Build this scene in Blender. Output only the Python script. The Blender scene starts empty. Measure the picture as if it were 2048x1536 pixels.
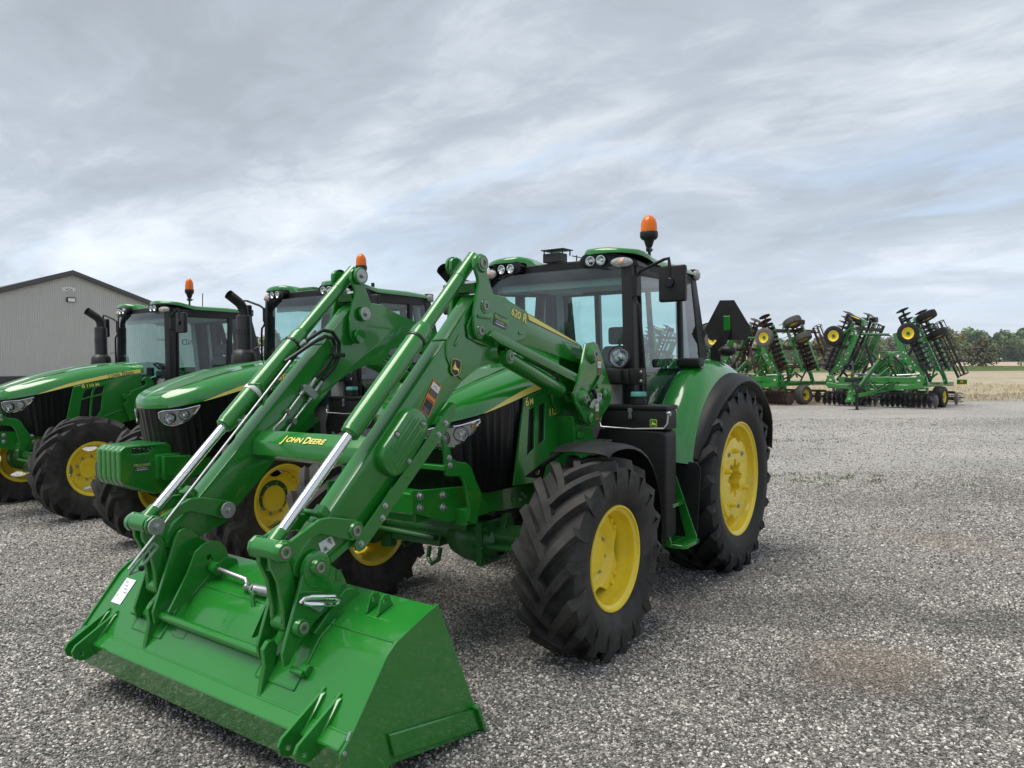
import bpy, bmesh, math, random
from mathutils import Vector, Matrix
R = math.radians
SC = bpy.context.scene
COL = SC.collection
rng = random.Random(7)

# ---------------------------------------------------------------- camera
FPX, PITCH, ROLL, CAMH = 1539.19, 0.0264668, -0.0100050, 1.81878
cam = bpy.data.cameras.new('camera'); cam.sensor_width = 36.0; cam.lens = FPX * 36.0 / 2048.0
cam.clip_start = 0.05; cam.clip_end = 6000
camo = bpy.data.objects.new('camera', cam); COL.objects.link(camo)
cp, sp = math.cos(PITCH), math.sin(PITCH); cr, sr = math.cos(ROLL), math.sin(ROLL)
_r = Vector((1, 0, 0)); _f = Vector((0, cp, -sp)); _u = Vector((0, sp, cp))
_r2 = cr * _r + sr * _u; _u2 = cr * _u - sr * _r
camo.matrix_world = Matrix(((_r2.x, _u2.x, -_f.x, 0), (_r2.y, _u2.y, -_f.y, 0), (_r2.z, _u2.z, -_f.z, CAMH), (0, 0, 0, 1)))
SC.camera = camo

# ---------------------------------------------------------------- light, sky, exposure
SUN_EL, SUN_AZ = R(70), R(-105)            # azimuth from +Y towards +X
SC.view_settings.view_transform = 'Standard'; SC.view_settings.look = 'None'
SC.view_settings.exposure = 1.30; SC.view_settings.gamma = 1.0; SC.view_settings.use_curve_mapping = False
SKY_STRENGTH = 0.1
SUN_STRENGTH = 1.5
SC.cycles.max_bounces = 8; SC.cycles.transparent_max_bounces = 16
SC.cycles.use_denoising = True
w = bpy.data.worlds.new('World'); SC.world = w; w.use_nodes = True
nt = w.node_tree; nt.nodes.clear()

class NG:
    """tiny node-graph helper"""
    def __init__(s, nt): s.nt = nt
    def n(s, typ, ins=None, **kw):
        nd = s.nt.nodes.new(typ)
        for k, v in kw.items(): setattr(nd, k, v)
        for k, v in (ins or {}).items():
            if hasattr(v, 'is_output') or isinstance(v, bpy.types.NodeSocket): s.nt.links.new(v, nd.inputs[k])
            else: nd.inputs[k].default_value = v
        return nd
    def math(s, op, a, b=0.0, clamp=False):
        return s.n('ShaderNodeMath', {0: a, 1: b}, operation=op, use_clamp=clamp).outputs[0]
    def noise(s, vec, scale, detail=4.0, rough=0.5, dist=0.0, out=0):
        return s.n('ShaderNodeTexNoise', {'Vector': vec, 'Scale': scale, 'Detail': detail, 'Roughness': rough, 'Distortion': dist}).outputs[out]
    def ramp(s, fac, stops, interp='LINEAR'):
        nd = s.n('ShaderNodeValToRGB', {0: fac}); cr = nd.color_ramp; cr.interpolation = interp
        while len(cr.elements) < len(stops): cr.elements.new(0.5)
        for e, (p, c) in zip(cr.elements, stops):
            e.position = p; e.color = c if len(c) == 4 else (*c, 1)
        return nd.outputs[0]
    def mix(s, f, a, b, typ='MIX'):
        nd = s.nt.nodes.new('ShaderNodeMix'); nd.data_type = 'RGBA'; nd.blend_type = typ
        for k, v in ((0, f), (6, a), (7, b)):
            if isinstance(v, bpy.types.NodeSocket): s.nt.links.new(v, nd.inputs[k])
            else: nd.inputs[k].default_value = v if k == 0 or len(v) == 4 else (*v, 1)
        return nd.outputs[2]
    def maprange(s, v, a, b, c=0.0, d=1.0):
        return s.n('ShaderNodeMapRange', {0: v, 1: a, 2: b, 3: c, 4: d}).outputs[0]

g = NG(nt)
sky = g.n('ShaderNodeTexSky', sky_type='NISHITA', sun_disc=False, sun_elevation=SUN_EL, sun_rotation=SUN_AZ, air_density=1.0, dust_density=1.5, ozone_density=1.5)
tc = g.n('ShaderNodeTexCoord').outputs['Generated']
sep = g.n('ShaderNodeSeparateXYZ', {0: tc})
zz = g.math('MAXIMUM', sep.outputs[2], 0.0)
den = g.math('ADD', zz, 0.20)
ux = g.math('DIVIDE', sep.outputs[0], den); uy = g.math('DIVIDE', sep.outputs[1], den)
# streak axes: clouds run along a direction to the far left
ca, sa = -0.82, 0.57
ux = g.math('ADD', ux, 8.5); uy = g.math('ADD', uy, 11.5)
al = g.math('ADD', g.math('MULTIPLY', ux, ca), g.math('MULTIPLY', uy, sa))
ac = g.math('SUBTRACT', g.math('MULTIPLY', uy, ca), g.math('MULTIPLY', ux, sa))
def deck(k, w_): return g.n('ShaderNodeCombineXYZ', {0: g.math('MULTIPLY', al, k), 1: ac, 2: w_}).outputs[0]
wob = g.n('ShaderNodeVectorMath', {0: g.noise(deck(.6, 1.3), 1.6, 3, .5, out=1), 1: (.5, .5, .5)}, operation='SUBTRACT').outputs[0]
wob = g.n('ShaderNodeVectorMath', {0: wob, 'Scale': .55}, operation='SCALE').outputs[0]
def warped(k, w_): return g.n('ShaderNodeVectorMath', {0: deck(k, w_), 1: wob}, operation='ADD').outputs[0]
big = g.noise(warped(.50, 3.1), .85, 2, .5)
med = g.noise(warped(.74, 5.4), 2.2, 7, .58)
rid = g.math('SUBTRACT', 1.0, g.math('ABSOLUTE', g.math('SUBTRACT', g.math('MULTIPLY', g.noise(warped(.60, 8.2), 2.4, 8, .60), 2.0), 1.0)))
fine = g.noise(warped(.66, 9.7), 7.0, 10, .70)
vec2 = warped(.36, 2.2)
m = g.math('ADD', g.math('ADD', g.math('MULTIPLY', big, 0.58), g.math('MULTIPLY', med, 0.40)), g.math('ADD', g.math('MULTIPLY', g.math('SUBTRACT', fine, .0), 0.14), g.math('MULTIPLY', g.math('SUBTRACT', rid, .8), -.17)))
cl = g.ramp(m, [(0.43, (1.78, 2.00, 2.28)), (0.53, (2.18, 2.43, 2.76)), (0.60, (2.78, 3.05, 3.36)), (0.68, (3.40, 3.62, 3.88)), (0.80, (4.15, 4.30, 4.48))])
hz = g.ramp(zz, [(0.0, (0.98, 1.02, 1.08)), (0.10, (1.12, 1.14, 1.17)), (0.28, (1.02, 1.02, 1.02)), (1.0, (0.9, 0.9, 0.9))])
cl = g.mix(1.0, cl, hz, 'MULTIPLY')
gap = g.noise(vec2, 1.25, 7, 0.62, 0.8)
gapm = g.math('MULTIPLY', g.maprange(gap, 0.545, 0.71), g.ramp(zz, [(0.0, (0.55,) * 3), (0.18, (0.75,) * 3), (0.40, (0.30,) * 3), (0.7, (0.1,) * 3)]))
blue = g.mix(0.6, sky.outputs[0], (2.5, 3.1, 3.9))
cl = g.mix(g.ramp(zz, [(0.0, (.62,) * 3), (.09, (.30,) * 3), (.2, (0, 0, 0))]), cl, (3.25, 3.55, 3.90))
fin = g.mix(gapm, cl, blue)
bg = g.n('ShaderNodeBackground', {0: fin, 1: SKY_STRENGTH})
g.n('ShaderNodeOutputWorld', {0: bg.outputs[0]})

sd = bpy.data.lights.new('sun', 'SUN'); sd.energy = SUN_STRENGTH; sd.angle = R(42); sd.color = (1.0, 0.95, 0.87)
so = bpy.data.objects.new('sun', sd); COL.objects.link(so)
sdir = Vector((math.sin(SUN_AZ) * math.cos(SUN_EL), math.cos(SUN_AZ) * math.cos(SUN_EL), math.sin(SUN_EL)))
so.rotation_euler = sdir.to_track_quat('Z', 'Y').to_euler(); so.location = (0, 0, 30)

# ---------------------------------------------------------------- materials
MAT = {}
def mat(name, col, rough=0.5, metal=0.0, coat=0.0, var=0.0, vscale=6.0, bump=0.0, bscale=200.0, dust=None, spec=0.5, dust_amt=0.0, dscale=5.0, dsharp=(0.45, 0.75)):
    m = bpy.data.materials.new(name); m.use_nodes = True; t = m.node_tree; g = NG(t)
    p = t.nodes['Principled BSDF']; p.inputs['Roughness'].default_value = rough; p.inputs['Metallic'].default_value = metal
    p.inputs['Coat Weight'].default_value = coat; p.inputs['Coat Roughness'].default_value = 0.05; p.inputs['Specular IOR Level'].default_value = spec
    co = g.n('ShaderNodeTexCoord').outputs['Object']
    c = (*col, 1); p.inputs['Base Color'].default_value = c
    out = None
    if var:
        n = g.noise(co, vscale, 5, 0.6)
        out = g.mix(g.maprange(n, 0.3, 0.7), [x * (1 - var) for x in col], [min(1, x * (1 + var)) for x in col])
    if dust:
        n = g.noise(co, dscale, 8, 0.68)
        f = g.math('MULTIPLY', g.maprange(n, *dsharp), dust_amt)
        out = g.mix(f, out if out is not None else c, dust)
        t.links.new(g.maprange(f, 0, 1, rough, min(1, rough + 0.35)), p.inputs['Roughness'])
    if out is not None: t.links.new(out, p.inputs['Base Color'])
    if bump:
        n = g.noise(co, bscale, 3, 0.5)
        b = g.n('ShaderNodeBump', {'Height': n, 'Strength': bump, 'Distance': 0.002}); t.links.new(b.outputs[0], p.inputs['Normal'])
    MAT[name] = m; return m

mat('green', (0.012, 0.185, 0.018), 0.22, coat=0.65, var=0.05, vscale=2.5, bump=0.05, bscale=60, dust=(0.09, 0.14, 0.07), dust_amt=0.06, dscale=3.5)
mat('green_body', (0.013, 0.190, 0.021), 0.18, coat=0.75, var=0.03, vscale=1.5, dust=(0.11, 0.17, 0.09), dust_amt=0.05, dscale=3)
mat('green_cast', (0.010, 0.115, 0.015), 0.42, coat=0.2, var=0.12, vscale=9, bump=0.35, bscale=90, dust=(0.09, 0.10, 0.08), dust_amt=0.30)
mat('green_matte', (0.035, 0.125, 0.045), 0.55, var=0.05)
mat('yellow', (0.88, 0.67, 0.030), 0.36, coat=0.3, var=0.05, vscale=4, bump=0.04, bscale=80, dust=(0.40, 0.32, 0.11), dust_amt=0.22, dscale=6)
mat('decal_yellow', (0.90, 0.76, 0.19), 0.4)
mat('decal_white', (0.72, 0.73, 0.72), 0.45)
mat('decal_black', (0.012, 0.013, 0.015), 0.4)
mat('decal_orange', (0.75, 0.22, 0.03), 0.45)
mat('decal_lime', (0.33, 0.60, 0.11), 0.45)
mat('decal_slate', (0.050, 0.054, 0.068), 0.4)
mat('decal_grey', (0.30, 0.31, 0.32), 0.5)
mat('decal_blue', (0.06, 0.16, 0.36), 0.5)
mat('paper', (0.72, 0.76, 0.80), 0.6, var=0.05, vscale=30)
mat('plastic', (0.0075, 0.0078, 0.0085), 0.48, var=0.10, vscale=8, bump=0.15, bscale=500, spec=.40, dust=(0.07, 0.066, 0.06), dust_amt=0.10, dscale=4)
mat('plastic_gloss', (0.0035, 0.0037, 0.0045), 0.28, coat=0.05, spec=.35, var=0.1)
mat('plastic_grey', (0.26, 0.265, 0.265), 0.6, var=0.08)
mat('headliner', (0.62, 0.64, 0.64), 0.8, var=0.06)
mat('fabric', (0.10, 0.105, 0.105), 0.85, var=0.2, vscale=30)
mat('void', (0.006, 0.006, 0.007), 0.8)
mat('rubber', (0.0095, 0.0095, 0.0097), 0.60, spec=.35, var=0.15, vscale=5, bump=0.25, bscale=70, dust=(0.110, 0.104, 0.095), dust_amt=0.62, dscale=4.0, dsharp=(0.38, 0.72))
mat('rubber_clean', (0.0085, 0.0088, 0.0095), 0.58, spec=.35, var=0.15, vscale=6, bump=0.2, bscale=90, dust=(0.06, 0.056, 0.05), dust_amt=0.28, dscale=5)
mat('rubber_grey', (0.10, 0.095, 0.085), 0.75, var=0.25, vscale=9, bump=0.6, bscale=60)
mat('rubber_print', (0.040, 0.040, 0.040), 0.55)
mat('hose', (0.012, 0.012, 0.013), 0.42)
mat('chrome', (0.80, 0.81, 0.83), 0.08, metal=1.0)
mat('steel', (0.52, 0.53, 0.54), 0.33, metal=0.9, var=0.12, vscale=20)
mat('zinc', (0.42, 0.43, 0.44), 0.38, metal=0.85, var=0.15, vscale=30)
mat('pin', (0.30, 0.28, 0.26), 0.45, metal=0.7, var=0.2, vscale=30)
mat('reflector', (0.75, 0.76, 0.78), 0.16, metal=1.0, bump=0.8, bscale=55)
mat('lamp_face', (0.50, 0.51, 0.50), 0.28, metal=0.7)
mat('teal', (0.10, 0.34, 0.30), 0.45, var=0.05)
mat('brass', (0.55, 0.38, 0.12), 0.35, metal=0.9)
mat('wood', (0.18, 0.10, 0.05), 0.6)
mat('black_metal', (0.014, 0.014, 0.015), 0.45, var=0.2, vscale=6, dust=(0.07, 0.06, 0.05), dust_amt=0.25)
mat('rust', (0.060, 0.035, 0.024), 0.75, var=0.5, vscale=5, bump=0.5, bscale=40)
mat('bare_disc', (0.055, 0.055, 0.056), 0.4, metal=0.5, var=0.2)
mat('straw', (.50, .42, .27), .8, var=.2, vscale=2)
mat('galv', (0.34, 0.35, 0.34), 0.5, metal=0.4)

def amber():
    m = bpy.data.materials.new('amber'); m.use_nodes = True; p = m.node_tree.nodes['Principled BSDF']
    p.inputs['Base Color'].default_value = (0.95, 0.22, 0.012, 1); p.inputs['Roughness'].default_value = 0.12
    p.inputs['Transmission Weight'].default_value = 0.35; p.inputs['IOR'].default_value = 1.25; p.inputs['Coat Weight'].default_value = 0.5
    p.inputs['Subsurface Weight'].default_value = 0.0
    MAT['amber'] = m
amber()
def glass(name, tint, gl=1.0):
    m = bpy.data.materials.new(name); m.use_nodes = True; t = m.node_tree; t.nodes.clear(); g = NG(t)
    tr = g.n('ShaderNodeBsdfTransparent', {0: (*tint, 1)}); gs = g.n('ShaderNodeBsdfGlossy', {0: (1, 1, 1, 1), 'Roughness': 0.02})
    fr = g.n('ShaderNodeFresnel', {0: 1.45})
    mx = g.n('ShaderNodeMixShader', {0: g.math('MULTIPLY', fr.outputs[0], gl), 1: tr.outputs[0], 2: gs.outputs[0]})
    g.n('ShaderNodeOutputMaterial', {0: mx.outputs[0]}); MAT[name] = m
glass('glass', (0.70, 0.92, 0.90), 1.9); glass('lens', (0.93, 0.95, 0.95), 1.0)

def marker():
    m = bpy.data.materials.new('lamp_glass'); m.use_nodes = True; t = m.node_tree; g = NG(t); p = t.nodes['Principled BSDF']
    co = g.n('ShaderNodeTexCoord').outputs['Object']
    v = g.n('ShaderNodeTexVoronoi', {'Vector': co, 'Scale': 60.0}).outputs[0]
    t.links.new(g.ramp(v, [(0, (.62, .60, .58)), (.5, (.80, .80, .80))]), p.inputs['Base Color'])
    p.inputs['Transmission Weight'].default_value = .55; p.inputs['Roughness'].default_value = .08; p.inputs['IOR'].default_value = 1.3
    t.links.new(g.n('ShaderNodeBump', {'Height': v, 'Strength': .5, 'Distance': .01}).outputs[0], p.inputs['Normal']); MAT['lamp_glass'] = m
    mat('bulb', (.72, .36, .22), .4)
marker()
# ---------------------------------------------------------------- mesh helpers
class MB:
    def __init__(s): s.bm = bmesh.new()
    def face(s, vs):
        try: return s.bm.faces.new(vs)
        except ValueError: return None
    def prism(s, pts, d0, d1, ax='y', f=None):
        """extrude a 2-D outline along an axis; pts are (x,z) for y, (y,z) for x, (x,y) for z"""
        def mk(p, d):
            v = {'y': (p[0], d, p[1]), 'x': (d, p[0], p[1]), 'z': (p[0], p[1], d)}[ax]
            return s.bm.verts.new(f(v) if f else v)
        a = [mk(p, d0) for p in pts]; b = [mk(p, d1) for p in pts]; n = len(pts)
        s.face(a[::-1]); s.face(b)
        for i in range(n): s.face([a[i], a[(i + 1) % n], b[(i + 1) % n], b[i]])
        return s
    def box(s, c, sz, M=None):
        x, y, z = [v / 2 for v in sz]; vs = []
        for dx, dy, dz in ((-1, -1, -1), (1, -1, -1), (1, 1, -1), (-1, 1, -1), (-1, -1, 1), (1, -1, 1), (1, 1, 1), (-1, 1, 1)):
            p = Vector((dx * x, dy * y, dz * z))
            if M is not None: p = M @ p
            vs.append(s.bm.verts.new(p + Vector(c)))
        for q in ((3, 2, 1, 0), (4, 5, 6, 7), (0, 1, 5, 4), (1, 2, 6, 5), (2, 3, 7, 6), (3, 0, 4, 7)): s.face([vs[i] for i in q])
        return s
    def bar(s, p0, p1, wd, ht, up=(0, 0, 1)):
        """rectangular bar between two points: wd across, ht along up"""
        p0, p1 = Vector(p0), Vector(p1); d = (p1 - p0); L = d.length; d.normalize()
        sd_ = d.cross(Vector(up)).normalized(); u2 = sd_.cross(d).normalized()
        M = Matrix((d, sd_, u2)).transposed()
        return s.box((p0 + p1) / 2, (L, wd, ht), M)
    def ring(s, c, a, b, r, n, r2=None):
        r2 = r if r2 is None else r2
        return [s.bm.verts.new(c + a * (r * math.cos(2 * math.pi * i / n)) + b * (r2 * math.sin(2 * math.pi * i / n))) for i in range(n)]
    @staticmethod
    def frame(d):
        d = Vector(d).normalized(); t = Vector((0, 0, 1)) if abs(d.z) < 0.9 else Vector((1, 0, 0))
        a = d.cross(t).normalized(); return a, d.cross(a).normalized()
    def cyl(s, p0, p1, r, r1=None, n=16, cap=True):
        p0, p1 = Vector(p0), Vector(p1); a, b = s.frame(p1 - p0); r1 = r if r1 is None else r1
        A = s.ring(p0, a, b, r, n); B = s.ring(p1, a, b, r1, n)
        for i in range(n): s.face([A[i], A[(i + 1) % n], B[(i + 1) % n], B[i]])
        if cap: s.face(A[::-1]); s.face(B)
        return s
    def tube(s, path, r, n=8, cap=True):
        P = [Vector(p) for p in path]; prev = None; a = None
        for i, p in enumerate(P):
            d = (P[min(i + 1, len(P) - 1)] - P[max(i - 1, 0)]).normalized()
            if a is None: a, b = s.frame(d)
            else:
                a = (a - d * a.dot(d)).normalized(); b = d.cross(a)
            rr = r[i] if isinstance(r, (list, tuple)) else r
            ring = s.ring(p, a, b, rr, n)
            if prev:
                for k in range(n): s.face([prev[k], prev[(k + 1) % n], ring[(k + 1) % n], ring[k]])
            elif cap: s.face(ring[::-1])
            prev = ring
        if cap: s.face(prev)
        return s
    def lathe(s, prof, c=(0, 0, 0), ax=(0, 1, 0), n=48, close=False):
        """prof: list of (along axis, radius)"""
        c = Vector(c); ax = Vector(ax).normalized(); a, b = s.frame(ax); rings = []
        for t, r in prof:
            rings.append(s.ring(c + ax * t, a, b, r, n) if r > 1e-5 else [s.bm.verts.new(c + ax * t)])
        pr = list(zip(rings, rings[1:])) + ([(rings[-1], rings[0])] if close else [])
        for A, B in pr:
            for i in range(n):
                j = (i + 1) % n
                if len(A) == 1 and len(B) == 1: continue
                if len(A) == 1: s.face([A[0], B[j], B[i]])
                elif len(B) == 1: s.face([A[i], A[j], B[0]])
                else: s.face([A[i], A[j], B[j], B[i]])
        return s
    def loft(s, rows, closed=False, cap=False):
        V = [[s.bm.verts.new(p) for p in r] for r in rows]
        for A, B in zip(V, V[1:]):
            n = len(A)
            for i in range(n if closed else n - 1): s.face([A[i], A[(i + 1) % n], B[(i + 1) % n], B[i]])
        if cap: s.face(V[0][::-1]); s.face(V[-1])
        return s
    def ball(s, c, r, n=16, m=10, sc=(1, 1, 1)):
        c = Vector(c); rows = []
        pts = [(-math.cos(math.pi * i / m) * r, math.sin(math.pi * i / m) * r) for i in range(m + 1)]
        k0 = len(s.bm.verts); s.bm.verts.ensure_lookup_table()
        before = set(s.bm.verts)
        s.lathe(pts, (0, 0, 0), (0, 0, 1), n)
        for v in s.bm.verts:
            if v not in before: v.co = Vector((v.co.x * sc[0], v.co.y * sc[1], v.co.z * sc[2])) + c
        return s
    def done(s, name, mt=None, parent=None, bev=0.0, seg=1, ang=32, smooth=True, M=None, thick=0.0, norm=True):
        bm = s.bm
        if norm: bmesh.ops.recalc_face_normals(bm, faces=bm.faces)
        if thick:
            geom = bm.faces[:]; bmesh.ops.solidify(bm, geom=geom, thickness=thick)
        if bev:
            es = [e for e in bm.edges if len(e.link_faces) == 2 and e.calc_face_angle(0) > R(28)]
            bmesh.ops.bevel(bm, geom=es, offset=bev, segments=seg, profile=0.6, affect='EDGES', clamp_overlap=True)
        me = bpy.data.meshes.new(name); bm.to_mesh(me); bm.free()
        if M is not None: me.transform(M)
        if smooth:
            me.polygons.foreach_set('use_smooth', [True] * len(me.polygons)); me.set_sharp_from_angle(angle=R(ang))
        if mt: me.materials.append(MAT[mt])
        return link(name, me, parent)
def link(name, me, parent=None):
    o = bpy.data.objects.new(name, me); COL.objects.link(o)
    if parent is not None: o.parent = parent
    return o
def tag(o, label=None, cat=None, group=None, kind=None):
    if label: o['label'] = label
    if cat: o['category'] = cat
    if group: o['group'] = group
    if kind: o['kind'] = kind
    return o
def thing(name, label, cat, loc=(0, 0, 0), rz=0.0, group=None):
    o = link(name, None); o.location = loc; o.rotation_euler = (0, 0, rz); o.empty_display_size = 0.2
    return tag(o, label, cat, group)
def dup(o, parent=None):
    c = o.copy(); COL.objects.link(c)
    if parent is not None: c.parent = parent
    for ch in list(o.children): dup(ch, c)
    return c
def mirrored(me):
    m2 = me.copy(); m2.transform(Matrix.Diagonal((1, -1, 1, 1))); m2.flip_normals(); return m2
def mir(o, name=None):
    """mirror a part (and its sub-parts) across the machine's centre plane"""
    c = link(name or o.name.split('.')[0], mirrored(o.data) if o.data else None, o.parent)
    c.location = (o.location.x, -o.location.y, o.location.z)
    for ch in list(o.children):
        d = link(ch.name.split('.')[0], mirrored(ch.data), c); d.location = (ch.location.x, -ch.location.y, ch.location.z)
    return c
def fr(o, x, z=None):
    """4x4 frame from origin, right and up vectors"""
    x = Vector(x).normalized(); z = Vector(z); z = (z - x * z.dot(x)).normalized(); n = x.cross(z)
    return Matrix(((x.x, z.x, n.x, o[0]), (x.y, z.y, n.y, o[1]), (x.z, z.z, n.z, o[2]), (0, 0, 0, 1)))
_txt = {}
def text(name, body, size, mt, parent, M, bold=0.0, shear=0.0, align='LEFT', lift=0.0, sx=1.0, space=1.0):
    key = (body, size, bold, shear, align, space)
    if key not in _txt:
        cu = bpy.data.curves.new('lettering', 'FONT'); cu.body = body; cu.size = size; cu.offset = bold * size; cu.shear = shear
        cu.align_x = align; cu.resolution_u = 3; cu.space_character = space
        o = bpy.data.objects.new('lettering', cu); COL.objects.link(o); bpy.context.view_layer.update()
        me = bpy.data.meshes.new_from_object(o.evaluated_get(bpy.context.evaluated_depsgraph_get()))
        bpy.data.objects.remove(o); bpy.data.curves.remove(cu); me.materials.clear(); _txt[key] = me
    me = _txt[key].copy(); me.transform(M @ Matrix.Translation((0, 0, lift)) @ Matrix.Diagonal((sx, 1, 1, 1)))
    me.materials.append(MAT[mt]); return link(name, me, parent)
def flat(name, polys, parent, M):
    """flat print: list of (points, material, layer) in the plane of M"""
    bm = bmesh.new(); mats = []
    for pts, mt, ly in polys:
        if mt not in mats: mats.append(mt)
        vs = [bm.verts.new(M @ Vector((p[0], p[1], 0.0009 * ly))) for p in pts]
        f = bm.faces.new(vs); f.material_index = mats.index(mt)
    bmesh.ops.triangulate(bm, faces=[f for f in bm.faces if len(f.verts) > 4])
    me = bpy.data.meshes.new(name); bm.to_mesh(me); bm.free()
    for mt in mats: me.materials.append(MAT[mt])
    return link(name, me, parent)
def rect(x0, y0, x1, y1): return [(x0, y0), (x1, y0), (x1, y1), (x0, y1)]
def shield(w_, h_, k=0.0):
    w_, h_ = w_ - k, h_ - k
    return [(-w_ * .5, h_ * .36), (-w_ * .40, h_ * .46), (0, h_ * .5), (w_ * .40, h_ * .46), (w_ * .5, h_ * .36), (w_ * .5, -h_ * .16), (w_ * .40, -h_ * .34), (0.06 * w_, -h_ * .5), (-w_ * .06, -h_ * .5), (-w_ * .40, -h_ * .34), (-w_ * .5, -h_ * .16)]
DEER = [(.16, .60), (.24, .68), (.30, .74), (.26, .86), (.22, .98), (.28, .90), (.31, .80), (.34, .90), (.33, 1.0), (.38, .88), (.36, .76), (.42, .72), (.46, .60), (.56, .50), (.72, .44), (.84, .40), (.93, .50), (.92, .36), (.90, .22), (.97, .02), (.86, .16), (.74, .28), (.58, .28), (.46, .30), (.28, .22), (.10, .32), (.02, .22), (.06, .38), (.26, .34), (.34, .44), (.30, .58), (.22, .56)]
def deer_badge(name, parent, M, w_, h_, bgm='decal_black', edge='decal_yellow', deer='decal_yellow', square=False):
    sh = (lambda k: shield(w_, h_, k)) if not square else (lambda k: [(sx * (w_ - k) / 2, sy * (h_ - k) / 2) for sx, sy in ((-1, -.7), (-.7, -1), (.7, -1), (1, -.7), (1, .7), (.7, 1), (-.7, 1), (-1, .7))])
    t = 0.10 * w_
    return flat(name, [(sh(0), bgm, 1), (sh(t * .35), edge, 2), (sh(t * 1.1), bgm, 3), ([((x - .5) * w_ * .72, (y - .48) * h_ * .66) for x, y in DEER], deer, 4)], parent, M)
def dealer(parent, M, w_):
    h_ = w_ * .56
    s = flat('dealer_sticker', [(rect(-w_ / 2, -h_ / 2, w_ / 2, h_ / 2), 'decal_slate', 1), (rect(-w_ * .33, -h_ * .37, w_ * .33, -h_ * .29), 'decal_white', 2), ([(-w_ * .41 + w_ * .035 * math.cos(a * .785), -h_ * .33 + w_ * .035 * math.sin(a * .785)) for a in range(8)], 'decal_lime', 2), ([(w_ * .41 + w_ * .035 * math.cos(a * .785), -h_ * .33 + w_ * .035 * math.sin(a * .785)) for a in range(8)], 'decal_lime', 2)], parent, M)
    text('lettering', 'TRULAND', w_ * .235, 'decal_lime', s, M @ Matrix.Translation((0, h_ * .07, 0)), bold=.035, shear=.15, align='CENTER', lift=.0024)
    text('lettering', 'EQUIPMENT', w_ * .10, 'decal_white', s, M @ Matrix.Translation((0, -h_ * .18, 0)), bold=.02, align='CENTER', lift=.0024, space=1.35)
    return s
def warning(parent, M, w_, h_, two=False):
    p = [(rect(-w_ / 2, -h_ / 2, w_ / 2, h_ / 2), 'decal_orange', 1)]
    segs = [(-.5, .5)] if not two else [(-.5, -.03), (.03, .5)]
    for a, b in segs:
        y0, y1 = a * h_, b * h_; H_ = y1 - y0
        p += [(rect(-w_ * .44, y0 + H_ * .06, w_ * .44, y0 + H_ * .42), 'decal_black', 2)]
        if not two or a > -.2: p += [(rect(-w_ * .44, y0 + H_ * .44, w_ * .44, y1 - H_ * .14), 'decal_white', 2)]
        else: p += [(rect(-w_ * .44, y0 + H_ * .42, w_ * .44, y1 - H_ * .16), 'decal_black', 2)]
        for k in range(4): p += [(rect(-w_ * .36, y0 + H_ * (.10 + .075 * k), w_ * (.34 - .07 * (k % 2)), y0 + H_ * (.125 + .075 * k)), 'decal_grey', 3)]
        p += [([(-w_ * .40, y1 - H_ * .12), (-w_ * .26, y1 - H_ * .12), (-w_ * .33, y1 - H_ * .02)], 'decal_black', 3), (rect(-w_ * .2, y1 - H_ * .10, w_ * .38, y1 - H_ * .05), 'decal_black', 3)]
        if not two or a > -.2: p += [([(-w_ * .25, y0 + H_ * .56), (-w_ * .05, y0 + H_ * .66), (w_ * .22, y0 + H_ * .54), (w_ * .26, y0 + H_ * .58), (-w_ * .04, y0 + H_ * .72), (-w_ * .28, y0 + H_ * .62)], 'decal_grey', 3)]
    return flat('warning_label', p, parent, M)
def bolt(p, d, r=0.014, h=0.012, parent=None, mt='steel', name='bolt', washer=True):
    p = Vector(p); d = Vector(d).normalized(); b = MB()
    if washer: b.cyl(p, p + d * h * .35, r * 1.5, n=14)
    b.cyl(p + d * h * .35, p + d * h * 1.5, r, n=6)
    return b.done(name, mt, parent, bev=r * .12)
def interp(tab, x):
    for (a, va), (b, vb) in zip(tab, tab[1:]):
        if (a - x) * (b - x) <= 0:
            t = (x - a) / (b - a); return va + (vb - va) * t
    return tab[0][1] if abs(x - tab[0][0]) < abs(x - tab[-1][0]) else tab[-1][1]
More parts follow.
